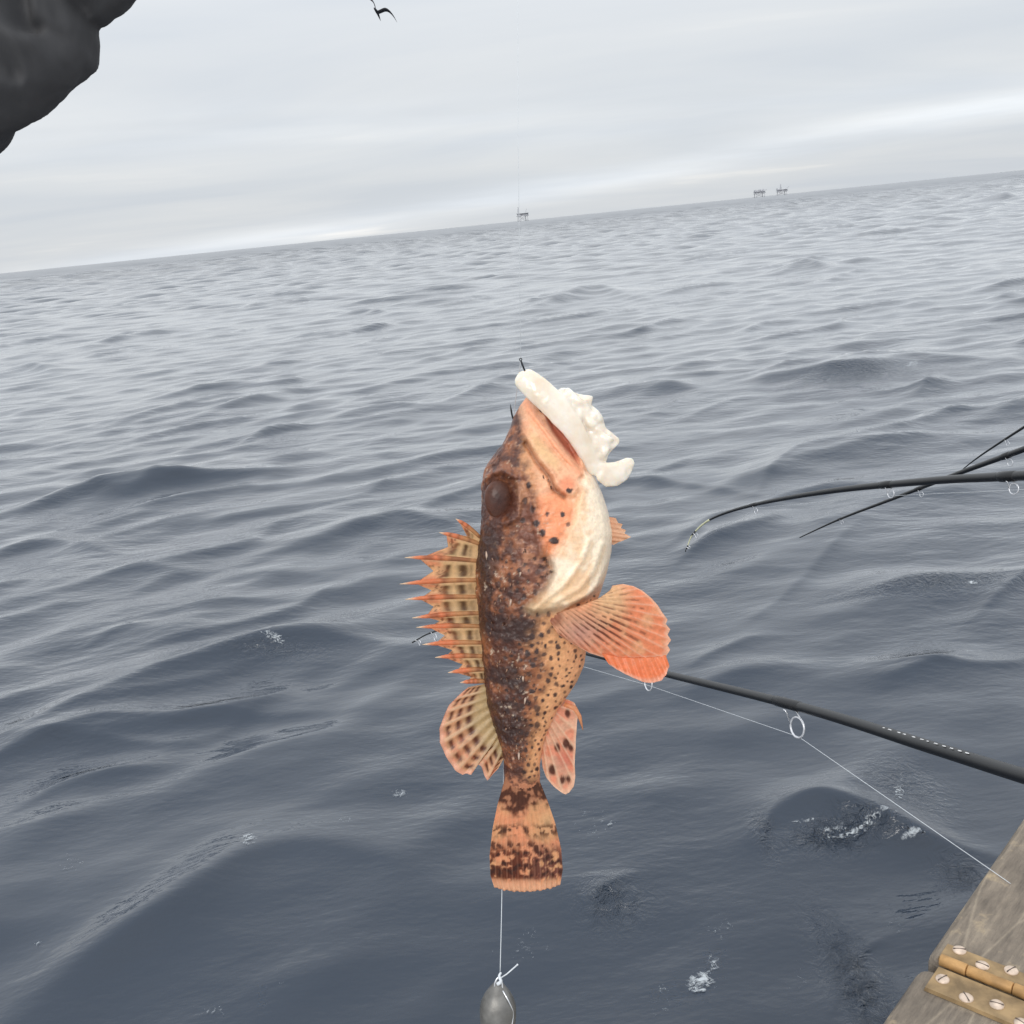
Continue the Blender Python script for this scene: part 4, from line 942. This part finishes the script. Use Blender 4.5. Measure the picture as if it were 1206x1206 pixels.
def sinker():
    prof = [(1156, 2), (1158, 5), (1162, 8.5), (1168, 13), (1175, 17), (1184, 20), (1195, 20.5), (1210, 19), (1230, 14.5), (1250, 8), (1260, 3), (1263, .5)]
    pr = curve_pts(prof, 50); V = []; n = 32
    for yy_, r_ in pr:
        for k in range(n):
            t = 2 * math.pi * k / n; q = 1.16 * r_ * (1 - .10 * abs(math.cos(t)) ** 8)
            V.append(fl(586.5 + q * math.cos(t), yy_, q * .8 * math.sin(t)))
    V = np.array(V) - fl(586, 1250, 0)
    f_ = [(i * n + k, i * n + (k + 1) % n, (i + 1) * n + (k + 1) % n, (i + 1) * n + k) for i in range(49) for k in range(n)]
    mesh_obj('weight', V, f_ + [tuple(range(n - 1, -1, -1)), tuple(49 * n + k for k in range(n))], MAT['lead'], sk)
    ey = MB(); o_ = fl(586, 1250, 0)
    ey.tube(curve_pts([fl(583, 1166, 4) - o_, fl(583, 1156, 4) - o_, fl(587, 1150, 3) - o_, fl(591, 1154, 4) - o_, fl(592, 1166, 5) - o_, ], 18), 1.1 * K, 7)
    ey.tube(curve_pts([fl(592, 1163, 8) - o_, fl(599, 1173, 13) - o_, fl(604, 1186, 11) - o_, fl(603, 1200, 13) - o_, fl(599, 1212, 15) - o_], 18), .9 * K, 6)
    ey.build('wire_loop', MAT['chrome'], sk)
    kn = MB(); kn.tube(curve_pts([fl(586, 1157, 5) - o_, fl(590, 1153, 6) - o_, fl(588, 1148, 4) - o_, fl(590, 1145, 1) - o_], 14), np.linspace(2.4, 1.3, 14) * K, 8)
    kn.tube([fl(589, 1150, 5) - o_, fl(597, 1144, 7) - o_, fl(609, 1133, 8) - o_], np.array([.9, .8, .9]) * K, 6); kn.ell(fl(609.3, 1132.7, 8) - o_, (1.2 * K,) * 3)
    kn.build('line_knot', MAT['line'], sk)
    tag(sk, 'dull grey lead sinker with a knotted line end below the fish', 'sinker')
sinker()

# ------------------------------------------------------------------ sleeve of the person at top left
SD_ = .42; SK = SD_ / F
person = empty('person', Matrix.Translation(Vector(P(-60, 60, SD_))) @ Matrix([list(r) for r in M3]).to_4x4()); bpy.context.view_layer.update()
def sleeve():
    nt, nk = 240, 160; t = np.linspace(-700, 250, nt); k = np.linspace(0, 2 * np.pi, nk, endpoint=False); T, A = np.meshgrid(t, k, indexing='ij'); T = T.ravel(); A = A.ravel()
    rad = smooth_interp(T, [-700, -300, -200, -110, -60, 0, 31, 52, 63, 76, 95, 115, 160, 250], [150, 125, 112, 121, 131, 129, 122, 108, 95, 103, 108, 106, 96, 84], 4)
    ax = np.array([.743, -.669]); nm = np.array([.669, .743])
    pn = np.stack([T / 60 + 1.3 * np.cos(A), 1.2 * np.cos(A) + T / 200, 1.2 * np.sin(A)], 1)
    wr = (fbm(pn, 3, 5) - .5) * 46 * np.abs(np.sin(A)) + 15 * np.sin(T / 30 + 2.4 * np.sin(A) + 3 * fbm(pn * .6, 2, 9)) * np.abs(np.sin(A)) ** 1.5 + (fbm(pn * 3, 3, 15) - .5) * 8
    crease = -16 * np.exp(-((T - 45 + 60 * np.sin(A)) / 12) ** 2) * np.clip(np.sin(A), 0, 1) + 12 * np.exp(-((T + 15 + 70 * np.sin(A)) / 22) ** 2) * np.clip(np.sin(A), 0, 1)
    R_ = rad - 5 + wr + crease
    X = ax[0] * T + nm[0] * R_ * np.cos(A); Y = ax[1] * T + nm[1] * R_ * np.cos(A); W = R_ * .8 * np.sin(A) - .0 * T
    fr = np.clip(np.sin(A) * 2, 0, 1)
    W += fr * (-26 * np.exp(-(segd(X, Y, [(40, -60), (48, 0), (53, 30), (57, 58)]) / 11) ** 2) + 20 * np.exp(-(segd(X, Y, [(-60, -20), (-10, 10), (25, 40), (50, 72), (80, 92)]) / 22) ** 2)
        - 14 * np.exp(-(segd(X, Y, [(-40, 110), (10, 118), (40, 105)]) / 14) ** 2) - 18 * np.exp(-(segd(X, Y, [(110, 24), (100, 0), (98, -40)]) / 9) ** 2) + 12 * np.exp(-(segd(X, Y, [(-20, 150), (5, 140), (20, 118)]) / 9) ** 2))
    V = np.stack([(X + 60) * SK, (60 - Y) * SK, W * SK], 1)
    Aq = np.arange(nt - 1)[:, None]; Bq = np.arange(nk)[None, :]; B1 = (Bq + 1) % nk
    f_ = np.stack([Aq * nk + Bq, (Aq + 1) * nk + Bq, (Aq + 1) * nk + B1, Aq * nk + B1], -1).reshape(-1, 4)
    # the cuff turns inward
    last = (nt - 1) * nk; inn = V[last:last + nk] * .0 + V[last:last + nk].mean(0) * .35 + V[last:last + nk] * .65; inn[:, :2] -= np.array([ax[0], -ax[1]]) * 60 * SK
    cen = len(V); V = np.vstack([V, inn]); kk = np.arange(nk); k1 = (kk + 1) % nk
    f_ = np.vstack([f_, np.stack([last + kk, cen + kk, cen + k1, last + k1], 1)])
    mesh_obj('jacket_sleeve', V, f_, MAT['cloth'], person)
    tag(person, 'arm in a bunched dark grey jacket sleeve at the top left corner', 'person')
sleeve()

# ------------------------------------------------------------------ gull
def gull():
    D = 34.0; g = D / F; O = P(447, 14, D)
    def q(x, y, w): return np.array([(x - 447) * g, (14 - y) * g, w * g])
    mb = MB()
    body_ = curve_pts([q(441.2, 12.4, 7), q(442.4, 13.2, 5), q(444, 14.4, 1), q(445.3, 16.4, -3), q(447.2, 20.6, -8)], 16)
    mb.tube(body_, np.interp(np.linspace(0, 1, 16), [0, .1, .22, .5, .8, 1], [.15, .9, 1.2, 1.75, 1.0, .2]) * g, 10)
    def wing(pts, ch):
        c = curve_pts(pts, 18); ch = np.interp(np.linspace(0, 1, 18), np.linspace(0, 1, len(ch)), ch) * g; V = []
        back = np.array([.15, -.45, -.88]); back /= np.linalg.norm(back)
        for i in range(18):
            t = c[min(i + 1, 17)] - c[max(i - 1, 0)]; t /= np.linalg.norm(t); nn = np.cross(t, back); nn /= np.linalg.norm(nn)
            for (s_, h_) in ((-.3, 0), (0, .13), (.4, .08), (.7, 0), (.4, -.04), (0, -.1)): V.append(c[i] + back * ch[i] * s_ + nn * ch[i] * h_)
        mb.add(V, [(i * 6 + k, i * 6 + (k + 1) % 6, (i + 1) * 6 + (k + 1) % 6, (i + 1) * 6 + k) for i in range(17) for k in range(6)] + [tuple(range(6)), tuple(17 * 6 + k for k in range(6))[::-1]])
    wing([q(443.5, 14.5, 0), q(448, 13, 1), q(454, 11.4, 2), q(459, 13.2, 0), q(463.5, 18, -3), q(467, 23.6, -6)], [4.6, 5.2, 5.4, 4.8, 3.2, .6])
    wing([q(442.8, 13.5, 0), q(442, 8.5, 2), q(440, 3.5, 3), q(436.5, -1.5, 0), q(431, -5.5, -4), q(424, -8, -7)], [4.0, 4.0, 4.4, 4.2, 2.8, .6])
    o = remeshed_plain(mb, 'gull', MAT['gull']); o.matrix_world = Matrix.Translation(Vector(O)) @ Matrix([list(r) for r in M3]).to_4x4()
    tag(o, 'dark gull gliding with bent wings at the top of the sky', 'bird')
def remeshed_plain(mb, name, mat): return mb.build(name, mat)
gull()

# ------------------------------------------------------------------ oil platforms on the horizon
def platform(px, dist, wpx, label, style):
    d = ray(px, 261 - (px - 603) * .1012); az = math.atan2(d[0], d[1]); x0 = math.sin(az) * dist; y0 = math.cos(az) * dist
    m = dist / F / math.cos(math.radians(15.7)) ; Wd = wpx * m
    e_ = empty('oil_platform', Matrix.Translation((x0, y0, 0)) @ Matrix.Rotation(-az + .3, 4, 'Z')); st = MAT['steel']
    h1, h2 = (Wd * .50, Wd * .72) if style == 0 else (Wd * .36, Wd * .52)
    for sx in (-1, 1):
        for sy in (-1, 1):
            MB().tube([(sx * Wd * .42, sy * Wd * .36, -8), (sx * Wd * .36, sy * Wd * .3, h1)], Wd * .028, 8).build('leg', st, e_)
    for sy in (-1, 1):
        br = MB()
        for (a_, b_) in ((-1, 1), (1, -1)): br.tube([(a_ * Wd * .41, sy * Wd * .35, 0), (b_ * Wd * .36, sy * Wd * .3, h1)], Wd * .012, 6)
        br.build('brace', st, e_)
    for z in (h1, h2): MB().box((0, 0, z), (Wd, Wd * .75, Wd * .05)).build('deck', st, e_)
    for (cx, w_, h_) in ((-.30, .3, .15), (.05, .32, .13), (.33, .25, .17)): MB().box((cx * Wd, -.05 * Wd, h1 + .025 * Wd + h_ * Wd * .45), (w_ * Wd, Wd * .5, h_ * Wd * .85)).build('module', st, e_)
    def lattice(x, y, z0, z1, w0, w1):
        mb = MB()
        for sx in (-1, 1):
            for sy in (-1, 1): mb.tube([(x + sx * w0, y + sy * w0, z0), (x + sx * w1, y + sy * w1, z1)], Wd * .012, 6)
        for k in range(5):
            f0, f1 = k / 5, (k + 1) / 5
            for s_ in (-1, 1): mb.tube([(x - s_ * (w0 + (w1 - w0) * f0), y, z0 + (z1 - z0) * f0), (x + s_ * (w0 + (w1 - w0) * f1), y, z0 + (z1 - z0) * f1)], Wd * .01, 5)
        mb.build('derrick', st, e_)
    if style == 0:
        for cx in (-.28, .1, .36): MB().box((cx * Wd, .02 * Wd, h1 + .12 * Wd), (.26 * Wd, Wd * .6, .17 * Wd)).build('module', st, e_)
        lattice(-.38 * Wd, 0, h2, h2 + .62 * Wd, .06 * Wd, .015 * Wd)
        MB().tube([(.34 * Wd, 0, h2), (.36 * Wd, 0, h2 + .22 * Wd), (.44 * Wd, 0, h2 + .38 * Wd)], Wd * .02, 6).build('crane', st, e_)
    elif style == 1:
        MB().tube([(.30 * Wd, 0, h2), (.36 * Wd, 0, h2 + .1 * Wd), (.72 * Wd, 0, h2 + .12 * Wd)], Wd * .022, 6).build('crane', st, e_)
        for (cx, w_, h_) in ((-.2, .5, .18), (.18, .3, .22)): MB().box((cx * Wd, 0, h2 + h_ * Wd * .5), (w_ * Wd, .5 * Wd, h_ * Wd)).build('module', st, e_)
    else:
        lattice(-.12 * Wd, 0, h2, h2 + .58 * Wd, .07 * Wd, .015 * Wd)
        MB().tube([(.26 * Wd, 0, h2), (.34 * Wd, 0, h2 + .08 * Wd), (.72 * Wd, 0, h2 + .22 * Wd)], Wd * .022, 6).build('crane', st, e_)
        MB().box((-.36 * Wd, 0, h2 + .08 * Wd), (.24 * Wd, .5 * Wd, .16 * Wd)).build('module', st, e_)
    tag(e_, label, 'oil platform', 'oil platforms on the horizon')
platform(616, 4200, 11.5, 'grey oil platform on the horizon right beside the fishing line', 0)
platform(894.5, 5200, 11, 'low oil platform on the right horizon, the one without a tall derrick', 1)
platform(921, 4700, 10.5, 'oil platform with a tall derrick, rightmost on the horizon', 2)

# ------------------------------------------------------------------ foam flecks
def foam_mat():
    m, nt, N, L, b = new_mat('sea_foam'); tc = N.new('ShaderNodeTexCoord')
    at = N.new('ShaderNodeAttribute'); at.attribute_name = 'Col'
    n1 = noise_node(N, L, tc.outputs['Object'], 30, 6, .7); n1.inputs['Distortion'].default_value = 1.2
    sub = N.new('ShaderNodeMath'); sub.operation = 'ADD'; L.new(n1.outputs[0], sub.inputs[0]); L.new(at.outputs['Fac'], sub.inputs[1])
    r = N.new('ShaderNodeMapRange'); r.inputs[1].default_value = 1.05; r.inputs[2].default_value = 1.24; r.inputs[3].default_value = 0; r.inputs[4].default_value = .8
    L.new(sub.outputs[0], r.inputs[0]); L.new(r.outputs[0], b.inputs['Alpha'])
    b.inputs['Base Color'].default_value = (.62, .66, .69, 1); b.inputs['Roughness'].default_value = .6
    return m
def foam():
    """thin lacy films of foam, one a painted crest glint, draped on the water surface"""
    mat = foam_mat(); V = []; Fq = []; C = []; n = 22
    cl = [(470, 937, 20, 11, .58), (408, 965, 22, 9, .52), (295, 988, 20, 15, .58), (828, 1156, 34, 22, .66), (843, 1136, 14, 16, .66), (780, 1164, 16, 12, .58),
          (850, 1095, 40, 34, .50), (1020, 985, 90, 8, .60), (950, 968, 40, 6, .56), (1078, 998, 26, 4, .66), (985, 980, 44, 12, .55), (1065, 930, 16, 36, .54), (325, 772, 34, 4, .60), (1145, 687, 26, 5, .60), (1076, 431, 18, 5, .60), (42, 1113, 14, 9, .52),  # the thin film on the left-hand crest is a glint drawn as foam
          (240, 1192, 70, 22, .47), (330, 1150, 30, 40, .47), (950, 1150, 50, 40, .47), (700, 970, 60, 50, .46), (1045, 1090, 40, 26, .49), (90, 1015, 60, 26, .46), (620, 1120, 70, 60, .46), (780, 1185, 60, 24, .47), (560, 905, 50, 30, .46)]
    pts = []
    for (cx, cy, rx, ry, dens) in cl:
        g = np.linspace(-1, 1, n); U, W = np.meshgrid(g, g, indexing='ij')
        fac = dens * np.clip(1 - .75 * np.hypot(U, W) ** 2, 0, 1) ; fac[np.hypot(U, W) > .98] = 0
        for u, w in zip(U.ravel(), W.ravel()): pts.append((cx + u * rx, cy - w * ry + .1 * u * -rx))
        C.append(fac.ravel())
    pts = np.array(pts); D = np.array([ray(a, b) for a, b in pts]); z = np.zeros(len(pts))
    for it in range(5):
        t = (z - H) / D[:, 2]; X = D[:, 0] * t; Y = D[:, 1] * t; dx, dy, z = sea_disp(X, Y, np.maximum(.03, .0062 * np.hypot(X, Y)))
    V = np.stack([X + dx, Y + dy, z + .006], 1); f0 = grid_faces(n, n)
    Fq = np.vstack([f0 + k * n * n for k in range(len(cl))])
    o = mesh_obj('sea_foam', V, Fq, mat, None, True, np.repeat(np.concatenate(C)[:, None], 3, 1)); tag(o, 'small scattered films of white foam and a painted crest glint on the dark water', 'foam', None, 'stuff')
foam()
